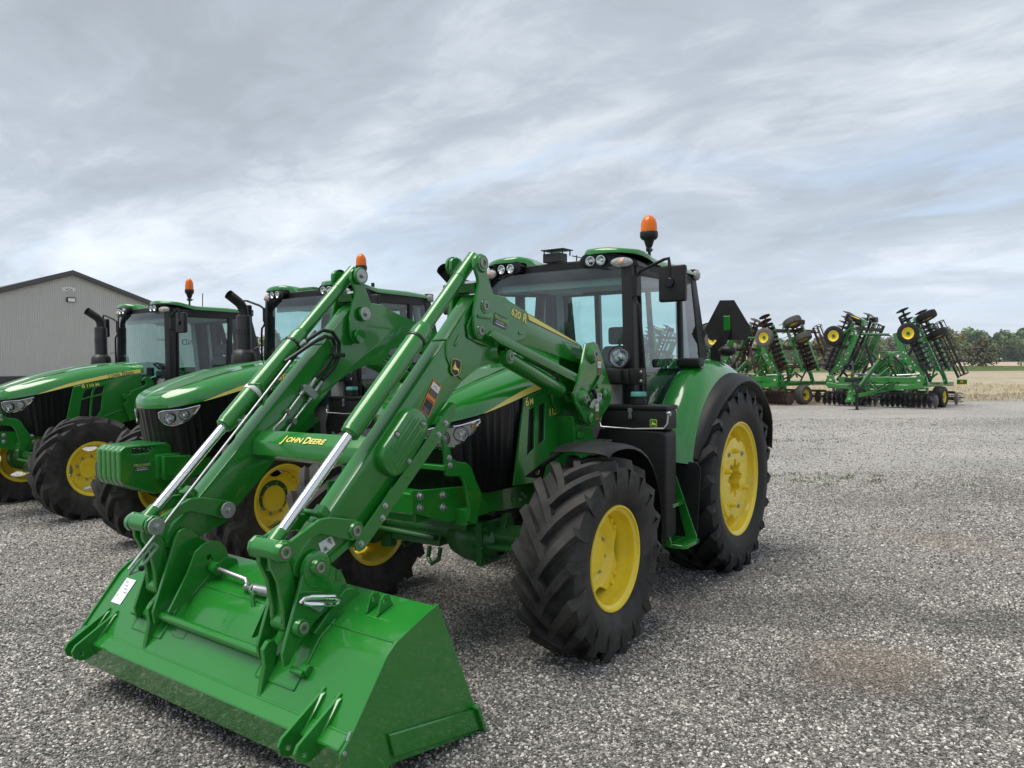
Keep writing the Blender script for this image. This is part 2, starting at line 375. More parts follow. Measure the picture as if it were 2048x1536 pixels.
# ---------------------------------------------------------------- ground
def ground_mat(name, build):
    m = bpy.data.materials.new(name); m.use_nodes = True; t = m.node_tree; g = NG(t); p = t.nodes['Principled BSDF']
    p.inputs['Specular IOR Level'].default_value = .25; p.inputs['Roughness'].default_value = .9
    co = g.n('ShaderNodeTexCoord').outputs['Object']; build(g, p, co, t); MAT[name] = m
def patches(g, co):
    """darker wet areas with painted tractor shade, and brown dirt worn through the yard"""
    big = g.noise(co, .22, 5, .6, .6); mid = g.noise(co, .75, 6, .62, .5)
    damp_shade = g.maprange(g.math('ADD', g.math('MULTIPLY', big, .6), g.math('MULTIPLY', mid, .4)), .47, .60)
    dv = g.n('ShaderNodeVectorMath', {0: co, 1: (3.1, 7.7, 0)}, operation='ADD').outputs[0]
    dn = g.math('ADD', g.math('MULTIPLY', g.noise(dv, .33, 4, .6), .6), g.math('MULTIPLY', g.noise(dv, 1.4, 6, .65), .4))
    # two worn spots where the brown base shows, and a wet strip beside the parked tractor, partly its painted shadow
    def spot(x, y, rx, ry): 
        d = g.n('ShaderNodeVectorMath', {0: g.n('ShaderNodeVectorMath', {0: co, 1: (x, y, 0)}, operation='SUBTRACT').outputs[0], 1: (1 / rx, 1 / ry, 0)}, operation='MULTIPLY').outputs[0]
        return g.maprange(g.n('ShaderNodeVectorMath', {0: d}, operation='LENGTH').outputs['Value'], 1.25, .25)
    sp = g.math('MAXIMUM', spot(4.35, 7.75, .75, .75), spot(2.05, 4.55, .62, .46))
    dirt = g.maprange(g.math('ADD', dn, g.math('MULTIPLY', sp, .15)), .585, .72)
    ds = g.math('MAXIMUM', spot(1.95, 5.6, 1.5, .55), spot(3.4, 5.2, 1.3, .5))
    damp_shade = g.math('MAXIMUM', damp_shade, g.maprange(g.math('ADD', mid, g.math('MULTIPLY', ds, .5)), .62, .86))
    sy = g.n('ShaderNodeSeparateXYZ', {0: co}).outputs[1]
    damp_shade = g.math('MULTIPLY', damp_shade, g.maprange(sy, 8.5, 13.0, 1.0, .35))
    return damp_shade, dirt
def _gravel(g, p, co, t):
    flatc = g.n('ShaderNodeVectorMath', {0: co, 1: (1, 1, 0)}, operation='MULTIPLY').outputs[0]
    warp = g.n('ShaderNodeVectorMath', {0: flatc, 1: g.n('ShaderNodeVectorMath', {0: g.noise(flatc, 9, 2, out=1), 1: (.03, .03, .03)}, operation='MULTIPLY').outputs[0]}, operation='ADD').outputs[0]
    v1 = g.n('ShaderNodeTexVoronoi', {'Vector': warp, 'Scale': 62.0, 'Randomness': 1.0}, voronoi_dimensions='2D')
    v2 = g.n('ShaderNodeTexVoronoi', {'Vector': warp, 'Scale': 125.0}, voronoi_dimensions='2D')
    cellv = g.n('ShaderNodeSeparateColor', {0: v1.outputs['Color']}).outputs[0]
    cell2 = g.n('ShaderNodeSeparateColor', {0: v2.outputs['Color']}).outputs[1]
    val = g.math('ADD', g.math('MULTIPLY', cellv, .65), g.math('MULTIPLY', cell2, .35))
    lum = g.ramp(val, [(0.05, (.125, .119, .111)), (.35, (.305, .292, .272)), (.65, (.48, .46, .43)), (.95, (.77, .74, .70))])
    edge = g.maprange(v1.outputs['Distance'], .30, .62, 1.0, .55)
    lum = g.mix(1.0, lum, g.n('ShaderNodeCombineColor', {0: edge, 1: edge, 2: edge}).outputs[0], 'MULTIPLY')
    damp_shade, dirt = patches(g, flatc)
    lum = g.mix(g.math('MULTIPLY', damp_shade, .44), lum, (.095, .091, .086))
    lum = g.mix(g.math('MULTIPLY', dirt, .52), lum, (.30, .245, .19))
    gr = g.math('MULTIPLY', g.maprange(g.noise(flatc, .55, 6, .7), .60, .72), g.maprange(g.noise(flatc, 7, 5, .7), .5, .62))
    sx = g.n('ShaderNodeSeparateXYZ', {0: co}); far = g.maprange(sx.outputs[1], 9, 15)
    lum = g.mix(g.math('MULTIPLY', g.math('MULTIPLY', gr, far), .75), lum, (.085, .115, .035))
    # straw and soil creeping in towards the field edge
    dist = g.math('ADD', sx.outputs[1], g.math('MULTIPLY', sx.outputs[0], -.25))
    fe = g.maprange(g.math('ADD', dist, g.math('MULTIPLY', g.noise(flatc, .5, 7, .7), 16)), 35.0, 38.5)
    lum = g.mix(fe, lum, g.ramp(g.noise(flatc, 2.5, 8, .75), [(.35, (.13, .11, .085)), (.65, (.33, .27, .18))]))
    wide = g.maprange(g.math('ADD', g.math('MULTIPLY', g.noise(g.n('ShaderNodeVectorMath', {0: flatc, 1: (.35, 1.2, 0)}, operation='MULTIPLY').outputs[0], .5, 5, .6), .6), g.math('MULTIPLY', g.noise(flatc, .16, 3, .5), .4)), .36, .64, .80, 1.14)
    wide = g.math('MULTIPLY', wide, g.maprange(sx.outputs[1], 4, 13, .74, 1.38))  # base darkened nearby to paint shade in gaps between stones, lightened far off
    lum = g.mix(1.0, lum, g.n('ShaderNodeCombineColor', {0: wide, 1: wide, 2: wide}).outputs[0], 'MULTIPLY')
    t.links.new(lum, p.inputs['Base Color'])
    h = g.math('ADD', g.math('MULTIPLY', v1.outputs['Distance'], -1.0), g.math('MULTIPLY', v2.outputs['Distance'], -.4))
    t.links.new(g.n('ShaderNodeBump', {'Height': h, 'Strength': .9, 'Distance': .02}).outputs[0], p.inputs['Normal'])
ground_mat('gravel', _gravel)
def _field(g, p, co, t):
    st = g.n('ShaderNodeVectorMath', {0: co, 1: (.35, 1.0, 0)}, operation='MULTIPLY').outputs[0]
    a = g.noise(st, .12, 6, .6, .4); b = g.noise(st, 1.3, 9, .72); c = g.noise(co, 9, 4, .7)
    col = g.ramp(g.math('ADD', g.math('MULTIPLY', b, .65), g.math('MULTIPLY', c, .35)), [(.34, (.20, .165, .12)), (.5, (.37, .315, .23)), (.66, (.56, .49, .375))])
    gm = g.math('MULTIPLY', g.maprange(a, .44, .62), g.maprange(g.noise(st, .9, 8, .7), .42, .62))
    col = g.mix(g.math('MULTIPLY', gm, .62), col, (.20, .21, .085)); t.links.new(col, p.inputs['Base Color'])
    t.links.new(g.n('ShaderNodeBump', {'Height': b, 'Strength': .6, 'Distance': .12}).outputs[0], p.inputs['Normal'])
ground_mat('field', _field)
def _far(g, p, co, t):
    st = g.n('ShaderNodeVectorMath', {0: co, 1: (.05, .6, 0)}, operation='MULTIPLY').outputs[0]
    col = g.ramp(g.noise(st, .12, 6, .6), [(.35, (.38, .30, .225)), (.65, (.52, .42, .32))]); t.links.new(col, p.inputs['Base Color'])
ground_mat('far_field', _far)
def _verge(g, p, co, t):
    col = g.ramp(g.noise(co, .7, 8, .7), [(.3, (.040, .068, .018)), (.7, (.115, .150, .045))]); t.links.new(col, p.inputs['Base Color'])
ground_mat('grass', _verge)
def _leaf(name, lo, hi):
    def f(g, p, co, t):
        rnd = g.n('ShaderNodeObjectInfo').outputs['Random']
        n = g.math('ADD', g.math('MULTIPLY', g.noise(co, .9, 3, .6), .75), g.math('MULTIPLY', rnd, .25))
        t.links.new(g.ramp(n, [(.35, lo), (.65, hi)]), p.inputs['Base Color']); p.inputs['Roughness'].default_value = .7
    ground_mat(name, f)
_leaf('leaf_dark', (.060, .115, .034), (.165, .225, .080)); _leaf('leaf_olive', (.105, .122, .052), (.215, .220, .105)); _leaf('leaf_brown', (.080, .075, .048), (.145, .130, .082)); _leaf('leaf_pale', (.22, .23, .15), (.42, .42, .30))
mat('bark', (.075, .062, .05), .9, var=.3, vscale=3)
def sheet(name, pts, z, mt, sub=0):
    bm = bmesh.new(); f = bm.faces.new([bm.verts.new((x, y, z)) for x, y in pts]); bmesh.ops.triangulate(bm, faces=[f])
    me = bpy.data.meshes.new(name); bm.to_mesh(me); bm.free(); me.materials.append(MAT[mt]); return tag(link(name, me), kind='structure')
sheet('ground', [(-5000, -400), (5000, -400), (5000, 5500), (-5000, 5500)], -.016, 'grass')
sheet('stubble_field', [(-30, 24), (8, 27), (400, 24), (400, 118), (100, 117), (20, 122), (-120, 124)], -.008, 'field')
edge = [(-70, 62), (-40, 58), (-14, 50)]
r2 = random.Random(3)
for i in range(70):
    x = -8 + i * .85; edge.append((x, 37.5 + .16 * (x - 10) + r2.uniform(-.7, .7) + (5.0 if x < 6 else 0)))
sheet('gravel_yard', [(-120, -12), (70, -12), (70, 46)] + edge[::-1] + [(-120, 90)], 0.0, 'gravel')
sheet('grass_strip', [(-120, 118), (20, 117), (100, 113), (420, 112), (420, 140), (100, 141), (-120, 146)], -.004, 'grass')
sheet('far_field', [(-500, 141), (600, 141), (900, 452), (-700, 452)], -.012, 'far_field')
# low green bank along the far field edge
b = MB(); rows = []
for i in range(60):
    x = -60 + i * 8; y = 137 + 3 * math.sin(x * .05); rows.append([(x, y - 3, -.02), (x, y - 1, .35 + .3 * r2.random()), (x, y + 1.2, .40 + .3 * r2.random()), (x, y + 4, -.02)])
tag(b.loft(rows).done('grass_bank', 'grass'), kind='structure')

# ---------------------------------------------------------------- trees
def crown_mesh(name, seed, h, wd, n, leaf, mt, lift=.25, lobes=9):
    r = random.Random(seed); L = []
    for i in range(lobes):
        a = r.uniform(0, 6.28); q = r.random() ** .6 * wd * .34; z = h * (lift + (1 - lift) * r.uniform(.15, .88)); k = 1 - .45 * abs(z / h - .5)
        L.append((Vector((q * math.cos(a), q * math.sin(a), z)), wd * r.uniform(.16, .27) * k))
    L.append((Vector((0, 0, h * .62)), wd * .30)); L.append((Vector((0, 0, h * .85)), wd * .18))
    vs = []; fs = []
    for i in range(n):
        c, rr = r.choice(L); d = Vector((r.gauss(0, 1), r.gauss(0, 1), r.gauss(0, .85))).normalized() * rr * r.uniform(.62, 1.08); p = c + d
        nn = (d.normalized() + Vector((r.gauss(0, .5), r.gauss(0, .5), r.gauss(.3, .5)))).normalized(); a, b_ = MB.frame(nn); s = leaf * r.uniform(.5, 1.25); k = len(vs)
        for u, v in ((-1, -.5), (.2, -.9), (1, .1), (.3, .9), (-.8, .6)): vs.append(p + a * (s * u * r.uniform(.7, 1.1)) + b_ * (s * v * r.uniform(.7, 1.1)))
        fs.append((k, k + 1, k + 2, k + 3, k + 4))
    me = bpy.data.meshes.new(name); me.from_pydata(vs, [], fs); me.materials.append(MAT[mt]); return me
def trunk_mesh(seed, h, r0, mt='bark'):
    r = random.Random(seed); b = MB(); p = [(0, 0, -.1)]
    for i in range(5): p.append((r.uniform(-.02, .02) * h, r.uniform(-.02, .02) * h, h * .14 * (i + 1)))
    b.tube(p, [r0 * (1 - .14 * i) for i in range(6)], 7)
    for i in range(6):
        z = h * r.uniform(.22, .62); a = r.uniform(0, 6.28); L = h * r.uniform(.16, .3)
        b.tube([(0, 0, z), (L * .4 * math.cos(a), L * .4 * math.sin(a), z + L * .35), (L * .8 * math.cos(a), L * .8 * math.sin(a), z + L)], [r0 * .45, r0 * .28, r0 * .1], 5)
    o = b.done('trunk', mt); me = o.data; bpy.data.objects.remove(o); return me
TREES = [(crown_mesh('crown', 11 + i, 15, 16, 2000, .70, 'leaf_dark' if i != 2 else 'leaf_olive', lift=.18), trunk_mesh(40 + i, 15, .32)) for i in range(4)]
def tree(name, crown, trunk, x, y, s, rz, label, group=None, sz=None):
    t = thing(name, label, 'tree', (x, y, 0), rz, group); t.scale = (s, s, sz or s)
    link('trunk', trunk, t); link('crown', crown, t); return t
r3 = random.Random(21)
for i in range(150):
    row = i % 2; x = -260 + (i // 2) * 10.6 + row * 5 + r3.uniform(-3, 3); y = 455 + row * 22 + r3.uniform(-5, 8) - (x * .05); v = r3.randrange(4)
    s = r3.uniform(.88, 1.14) * (1.08 if 260 < x < 460 else .48 if x < 150 else .85) * (1.1 if row else 1)
    tree('broadleaf_tree', *TREES[v], x, y, s, r3.uniform(0, 6.28), 'leafy green tree in the long wood beyond the far field', 'trees of the wood beyond the far field')
# shaded undergrowth inside the wood
vs = []; fs = []
for i in range(5200):
    x = r3.uniform(-270, 545); y = 462 + r3.uniform(0, 30) - x * .05; p = Vector((x, y, r3.random() ** 1.3 * (7.0 if x > 150 else 3.5))); a_ = Vector((r3.gauss(0, 1), r3.gauss(0, .5), 0)).normalized(); b_ = Vector((r3.gauss(0, .4), r3.gauss(0, .4), 1)).normalized(); s = r3.uniform(.7, 1.7); k = len(vs)
    for u, v in ((-1, -.5), (.2, -.9), (1, .1), (.3, .9), (-.8, .6)): vs.append(p + a_ * s * u + b_ * s * v)
    fs.append(tuple(range(k, k + 5)))
me = bpy.data.meshes.new('undergrowth'); me.from_pydata(vs, [], fs); me.materials.append(MAT['leaf_dark']); tag(link('undergrowth', me), kind='stuff')
OL = crown_mesh('crown', 71, 11, 10, 2600, .38, 'leaf_olive', lift=.12)
OT = trunk_mesh(72, 11, .25)
for x, y, s, lab in ((116, 205, .92, 'yellow green tree standing just right of the folded disc implement'), (60, 150, .60, 'olive tree low between the two folded disc implements'), (44, 140, .72, 'olive tree showing through the rusty disc implement'), (33, 132, .66, 'olive tree behind the slow vehicle sign of the loader tractor'), (-62, 200, 1.0, 'olive tree showing behind the exhaust of the weighted tractor')):
    tree('broadleaf_tree', OL, OT, x, y, s, x, lab)
tree('broadleaf_tree', crown_mesh('crown', 73, 7, 6, 1500, .26, 'leaf_pale', lift=.2), trunk_mesh(74, 7, .15), 27.5, 92, .82, 0, 'pale blossoming tree behind the slow vehicle sign')
tree('broadleaf_tree', crown_mesh('crown', 75, 17, 13, 5200, .42, 'leaf_dark', lift=.12, lobes=14), trunk_mesh(76, 17, .4), 160.5, 226, 1.0, .4, 'large dark green tree at the right edge of the view')
tree('shrub', crown_mesh('crown', 77, 5.4, 7.5, 1700, .20, 'leaf_brown', lift=.08, lobes=13), trunk_mesh(78, 5.4, .14), 83.5, 137, 1.0, 1.1, 'brownish bushy shrub on the grass strip before the wood')
tree('shrub', crown_mesh('crown', 79, 1.6, 5, 500, .2, 'leaf_olive', lift=.0, lobes=9), trunk_mesh(80, 1.6, .06), 74.5, 136, 1.0, 0, 'low green bush beside the brownish shrub')
tree('shrub', crown_mesh('crown', 81, 2.2, 2.4, 120, .12, 'leaf_brown', lift=.2, lobes=6), trunk_mesh(82, 2.6, .07), 91.0, 137.5, .8, 0, 'small bare twiggy bush right of the brownish shrub')

# ---------------------------------------------------------------- barn
def barn():
    D = 69.5; t_ = R(49); ax = Vector((-.5692 * D, D, 0)); d = Vector((math.cos(t_), math.sin(t_), 0))
    t = thing('barn', 'grey ribbed metal barn with a dark gable roof at the far left', 'barn', (ax.x, ax.y, 0), t_)
    HA, SL, HW = 10.55, .345, 13.75
    mat('barn_grey', (.54, .55, .55), .5, var=.03, vscale=.6); mat('barn_dark', (.055, .056, .060), .45); mat('barn_white', (.75, .75, .75), .5)
    n = 31; pw = 2 * HW / n
    for i in range(n):
        x0 = -HW + i * pw; pts = []; k = 5
        for j in range(k):
            xa = x0 + pw * j / k; e = pw / k
            pts += [(xa, 0), (xa + e * .70, 0), (xa + e * .72, -.075), (xa + e * .92, -.075), (xa + e * .94, 0)]
        pts.append((x0 + pw, 0)); zs = lambda x: HA - .12 - SL * abs(x)
        lo = [Vector((x, y, 1.16)) for x, y in pts]; hi = [Vector((x, y, zs(x))) for x, y in pts]
        MB().loft([lo, hi]).done('wall_panel', 'barn_grey', t, smooth=False, norm=False)
        b = MB(); b.loft([[Vector((x, y - .004, 0)) for x, y in pts], [Vector((x, y - .004, 1.12)) for x, y in pts]]); b.done('skirt_panel', 'barn_dark', t, smooth=False, norm=False)
    b = MB(); b.box((0, -.02, 1.14), (2 * HW, .09, .07)); b.done('trim_board', 'barn_dark', t)
    b = MB(); b.box((0, 20, 2.9), (2 * HW - .1, 39.8, 5.6)); b.prism([(-HW + .05, 5.6), (0, HA - .3), (HW - .05, 5.6)], .15, 39.8); b.done('wall', 'barn_grey', t)
    for s in (1, -1):
        b = MB(); o = .45
        b.prism([(0, HA + .05), (s * (HW + o), HA + .05 - SL * (HW + o)), (s * (HW + o), HA - .07 - SL * (HW + o)), (0, HA - .07)], -.42, 40.4); rf = b.done('roof', 'barn_dark', t)
        b = MB(); b.prism([(0, HA - .05), (s * (HW + o), HA - .05 - SL * (HW + o)), (s * (HW + o), HA - .30 - SL * (HW + o)), (0, HA - .30)], -.46, -.40); b.done('fascia', 'barn_dark', rf)
        b = MB(); b.prism([(0, HA - .30), (s * HW, HA - .30 - SL * HW), (s * HW, HA - .42 - SL * HW), (0, HA - .42)], -.40, -.34); b.done('trim_board', 'barn_dark', rf)
    b = MB(); b.box((-.12, -.10, 7.95), (.75, .22, .42)); fl = b.done('flood_light', 'plastic_gloss', t, bev=.03)
    b = MB(); b.box((-.10, -.216, 7.93), (.58, .03, .30)); b.done('lens', 'decal_white', fl)
    M = fr((-.25, -.06, 8.88), (1, 0, 0), (0, 0, 1))
    sg = flat('sign', [([(-.50, -.16), (.50, -.16), (.56, 0), (.50, .16), (.15, .20), (0, .25), (-.15, .20), (-.50, .16), (-.56, 0)], 'barn_white', 1)], t, M)
    text('lettering', 'wQs', .30, 'decal_black', sg, M @ Matrix.Translation((0, -.09, 0)), bold=.03, align='CENTER', lift=.004)
    # front eave gutter elbow at the right corner
    b = MB(); b.tube([(HW + .35, -.1, 5.55), (HW + .1, -.1, 5.2), (HW + .05, -.1, .2)], .07, 6); b.done('downpipe', 'barn_dark', t)
barn()

# ---------------------------------------------------------------- air
def haze():
    m = bpy.data.materials.new('haze'); m.use_nodes = True; t = m.node_tree; t.nodes.clear(); g = NG(t)
    v = g.n('ShaderNodeVolumePrincipled', {'Color': (.82, .90, 1.0, 1), 'Density': .00020, 'Anisotropy': .2}); g.n('ShaderNodeOutputMaterial', {'Volume': v.outputs[0]}); MAT['haze'] = m
    b = MB(); b.box((40, 380, 12), (1500, 1000, 26.2)); tag(b.done('haze', 'haze', smooth=False), kind='stuff')
haze()
# ---------------------------------------------------------------- wheels
from mathutils.geometry import tessellate_polygon
def holed(s, outer, holes, d0, d1, ax='y', f=None):
    """plate with holes: outline and hole outlines in 2-D, extruded along an axis"""
    def mk(p, d):
        v = {'y': (p[0], d, p[1]), 'x': (d, p[0], p[1]), 'z': (p[0], p[1], d)}[ax]
        return s.bm.verts.new(f(v) if f else v)
    loops = [outer] + holes
    tris = tessellate_polygon([[Vector((p[0], p[1], 0)) for p in l] for l in loops])
    A = [mk(p, d0) for l in loops for p in l]; B = [mk(p, d1) for l in loops for p in l]
    for t in tris:
        s.face([A[i] for i in t]); s.face([B[i] for i in t[::-1]])
    k = 0
    for l in loops:
        n = len(l)
        for i in range(n): s.face([A[k + i], A[k + (i + 1) % n], B[k + (i + 1) % n], B[k + i]])
        k += n
    return s
MB.holed = holed
def circ(cx, cy, r, n=16): return [(cx + r * math.cos(2 * math.pi * i / n), cy + r * math.sin(2 * math.pi * i / n)) for i in range(n)]

def tyre_mesh(name, prof, lugs, half, lug_h, lug_w, sweep, R0, mt):
    """tyre with its moulded chevron lugs, axis y, outer side +y"""
    b = MB(); full = prof + [(-a, r) for a, r in prof[::-1]]
    b.lathe(full, n=72)
    outer = prof[::-1]                      # from tread to bead
    def base(a):
        return interp([(0, R0)] + [(x, r) for x, r in outer], abs(a))
    for side in (1, -1):
        for k in range(lugs):
            ph0 = 2 * math.pi * (k + (0.5 if side < 0 else 0)) / lugs
            st = []
            for i in range(7):
                u = i / 6; a = -0.022 + u * (half + 0.020); ph = ph0 + sweep * (u ** 0.85)
                r = base(a) if a > 0 else R0; st.append((a * side, r - .01, r + lug_h, ph, lug_w * (0.92 + .35 * u)))
            a_, rb, rt, ph, wd = st[-1]
            st.append((side * (half + .004 + .016), R0 - .075, R0 - .035, ph + .010, wd * 1.0))
            st.append((side * (half + .010), R0 - .150, R0 - .118, ph + .02, wd * .72))
            rows = []
            for i, (a, rb, rt, ph, wd) in enumerate(st):
                hw = wd / 2 / R0; row = []
                nx = st[min(i + 1, len(st) - 1)]; pv = st[max(i - 1, 0)]
                da = (nx[0] - pv[0]); dp = (nx[3] - pv[3]) * R0; L = math.hypot(da, dp) or 1
                ox, oy = -dp / L, da / L            # across direction in (a, arc)
                if i >= 7: ox, oy = 0, side
                for q, rr in ((-1.25, rb), (-0.85, rt), (0.85, rt), (1.25, rb)):
                    p2 = ph + oy * q * hw; aa = a + ox * q * wd / 2
                    row.append(Vector((rr * math.cos(p2), aa, rr * math.sin(p2))))
                rows.append(row)
            b.loft(rows, closed=True, cap=True)
    me = b.done(name, mt, None, ang=38); m = me.data; bpy.data.objects.remove(me); return m

FT = dict(prof=[(.162, .322), (.172, .335), (.193, .40), (.204, .432), (.204, .50), (.201, .53), (.195, .562), (.17, .568), (.09, .575), (0, .576)])
RT = dict(prof=[(.215, .488), (.225, .505), (.246, .57), (.255, .60), (.255, .672), (.250, .71), (.24, .755), (.21, .766), (.11, .776), (0, .778)])
front_tyre_L = tyre_mesh('tyre', FT['prof'], 18, .192, .052, .050, .46, .574, 'rubber')
rear_tyre_L = tyre_mesh('tyre', RT['prof'], 20, .240, .054, .056, .44, .776, 'rubber_clean')
def lip(b, r, a, inner, drop):
    """wheel rim: outer lip at axial a, well between, inner lip"""
    b.lathe([(a, r), (a + .008, r - .004), (a + .008, r - .014), (a - .006, r - .020), (a - .016, r - .040), (a - .055, r - .046), (a - .075, r - drop * .75), (a - .10, r - drop), (inner + .10, r - drop), (inner + .06, r - .045), (inner, r - .03), (inner - .01, r), (inner, r + .004), (inner + .05, r - .035), (inner + .11, r - drop + .008), (a - .11, r - drop + .008), (a - .06, r - .036), (a - .012, r - .03), (a, r)], n=72)
def front_wheel_parts(root, off, cover=True):
    b = MB(); lip(b, .330, .170, -.170, .062); rim = b.done('rim', 'yellow', root, ang=40)
    b = MB()
    pts = []
    for i in range(96):
        t = 2 * math.pi * i / 96; pts.append(((.264 - .062 * max(0, math.cos(4 * t)) ** .8) * math.cos(t), (.264 - .062 * max(0, math.cos(4 * t)) ** .8) * math.sin(t)))
    b.holed(pts, [circ(0, 0, .196, 32)], off - .012, off + .004)
    b.lathe([(off + .004, .200), (off - .004, .188), (off - .034, .168), (off - .042, .150), (off - .042, .120), (off - .055, .12), (off - .055, .16), (off - .018, .205)], n=48)
    for k in range(4):
        for dk in (-.13, .13):
            t = math.pi / 4 + k * math.pi / 2 + dk
            b.cyl((.250 * math.cos(t), off - .02, .250 * math.sin(t)), (.250 * math.cos(t), off + .022, .250 * math.sin(t)), .018, n=12)
    disc = b.done('wheel_disc', 'yellow', root, bev=.003, ang=40)
    h0 = off - .042
    b = MB(); b.lathe([(h0, .126), (h0 + .018, .120), (h0 + .024, .112), (h0 + .026, .10), (h0 + .026, 0)], n=40)
    b.lathe([(h0 + .026, .016), (h0 + .031, .014), (h0 + .031, 0)], (.055, 0, .05), (0, 1, 0), n=12)
    for v in b.bm.verts: pass
    hub = b.done('hub', 'yellow', root, ang=30)
    for k in range(8):
        t = 2 * math.pi * (k + .3) / 8; bolt((.142 * math.cos(t), off - .042, .142 * math.sin(t)), (0, 1, 0), .011, .012, root, 'zinc', 'wheel_bolt')
    return rim
def make_front_wheel(root, x, y, z, left=True, off=.048, rot=0.0):
    w_ = link('front_wheel', None, root); w_.location = (x, y, z)
    t = link('tyre', front_tyre_L, w_); t['label'] = 'black chevron tread tyre'
    front_wheel_parts(w_, off)
    if not left:
        for c in list(w_.children): c.data = mirrored(c.data)
    for c in w_.children: c.rotation_euler = (0, rot, 0)
    return w_
def make_rear_wheel(root, x, y, z, left=True, cast=False):
    w_ = link('rear_wheel', None, root); w_.location = (x, y, z)
    link('tyre', rear_tyre_L, w_)
    b = MB(); lip(b, .500, .220, -.220, .075); b.done('rim', 'yellow', w_, ang=40)
    o = .105
    if cast:   # heavy cast centre with a splined hub bore
        b = MB(); n = 80; outer = []; inner = []
        for i in range(n):
            t = 2 * math.pi * i / n
            r = .355 - (.034 if abs(((t + .5) % (math.pi / 2)) - math.pi / 4) < .13 else 0)
            outer.append((r * math.cos(t), r * math.sin(t)))
        for i in range(n):
            t = 2 * math.pi * i / n; r = .146 + .024 * max(-1, min(1, 2.2 * math.cos(8 * t))); inner.append((r * math.cos(t), r * math.sin(t)))
        b.holed(outer, [inner], o - .09, o + .075)
        b.done('wheel_casting', 'yellow', w_, bev=.006, seg=2, ang=40)
        b = MB(); b.lathe([(o - .04, .40), (o - .01, .39), (o + .01, .345), (o - .05, .33)], n=60); b.lathe([(o - .05, .43), (o - .04, .40), (o - .07, .30), (o - .09, .43)], n=60)
        b.done('wheel_disc', 'yellow', w_, ang=40)
        b = MB(); b.lathe([(o - .19, .18), (o - .07, .178), (o - .08, .10), (o - .03, .085), (o - .02, 0)], n=36); b.done('hub', 'yellow', w_, ang=35)
        for t in (.35, 1.45, 3.6, 5.2):
            b = MB(); p = Vector((.245 * math.cos(t), o + .07, .245 * math.sin(t)))
            b.cyl(p, p + Vector((0, .05, 0)), .024, .020, n=14); b.cyl(p + Vector((0, .05, 0)), p + Vector((0, .062, 0)), .010, n=10)
            b.done('wheel_stud', 'yellow', w_, bev=.003)
        for t in (.95, 2.3, 4.4):
            bolt((.270 * math.cos(t), o + .076, .270 * math.sin(t)), (0, 1, 0), .016, .010, w_, 'zinc', 'wheel_bolt')
    else:
        b = MB(); b.lathe([(o - .03, .43), (o - .02, .40), (o, .36), (o + .01, .26), (o + .03, .2), (o + .03, 0)], n=48); b.done('wheel_disc', 'yellow', w_, ang=35)
        b = MB(); b.lathe([(o + .03, .12), (o + .12, .11), (o + .13, .09), (o + .13, 0)], n=32); b.done('hub', 'yellow', w_, ang=35)
        for k in range(8):
            t = 2 * math.pi * k / 8; bolt((.16 * math.cos(t), o + .03, .16 * math.sin(t)), (0, 1, 0), .014, .014, w_, 'zinc', 'wheel_bolt')
    if not left:
        for c in list(w_.children): c.data = mirrored(c.data)
    return w_

def arc_text(parent, body, r, size, y, a0, space, mt, side=1):
    """lettering moulded round a tyre wall; a0 = angle from the top, clockwise seen from outside"""
    bm = bmesh.new(); a = a0
    for ch in body:
        o = text('lettering', ch, size, mt, None, Matrix.Identity(4), bold=.02, align='CENTER'); me = o.data; bpy.data.objects.remove(o)
        up = Vector((-math.sin(a) * side, 0, math.cos(a))); rt = Vector((-math.cos(a) * side, 0, -math.sin(a)))
        me.transform(fr((up.x * r, y, up.z * r), rt, up)); bm.from_mesh(me); bpy.data.meshes.remove(me); a += space * (.6 if ch in 'il1' else 1.25 if ch in 'CO4' else 1)
    me = bpy.data.meshes.new('sidewall_lettering'); bm.to_mesh(me); bm.free(); me.materials.append(MAT[mt]); return link('sidewall_lettering', me, parent)
# ---------------------------------------------------------------- tractor
PLAN = [(3.045, 0), (3.035, .10), (3.012, .19), (2.975, .265), (2.90, .335), (2.80, .385), (2.69, .418), (2.5, .440), (2.3, .447), (2.18, .447)]
def plan(s, dx=0.0, out=0.0):
    """point on the nose outline, s = metres from the centre line; returns xy and outward normal"""
    a = 0
    for p, q in zip(PLAN, PLAN[1:]):
        L = math.dist(p, q)
        if s <= a + L or q is PLAN[-1]:
            t = (s - a) / L; x = p[0] + (q[0] - p[0]) * t; y = p[1] + (q[1] - p[1]) * t
            n = Vector((q[1] - p[1], -(q[0] - p[0]))).normalized()
            return Vector((x + n.x * out + dx, y + n.y * out)), n
        a += L
PLAN_S = [0]
for p, q in zip(PLAN, PLAN[1:]): PLAN_S.append(PLAN_S[-1] + math.dist(p, q))
def s_at_x(x):
    return interp([(p[0], s) for p, s in zip(PLAN, PLAN_S)], x)
EDGE = [(3.1, 1.436), (3.0, 1.438), (2.9, 1.452), (2.69, 1.495), (2.26, 1.600), (1.83, 1.682), (1.40, 1.745)]
TOP = [(3.1, 1.508), (2.99, 1.535), (2.88, 1.600), (2.59, 1.705), (2.22, 1.800), (1.87, 1.858), (1.36, 1.890)]

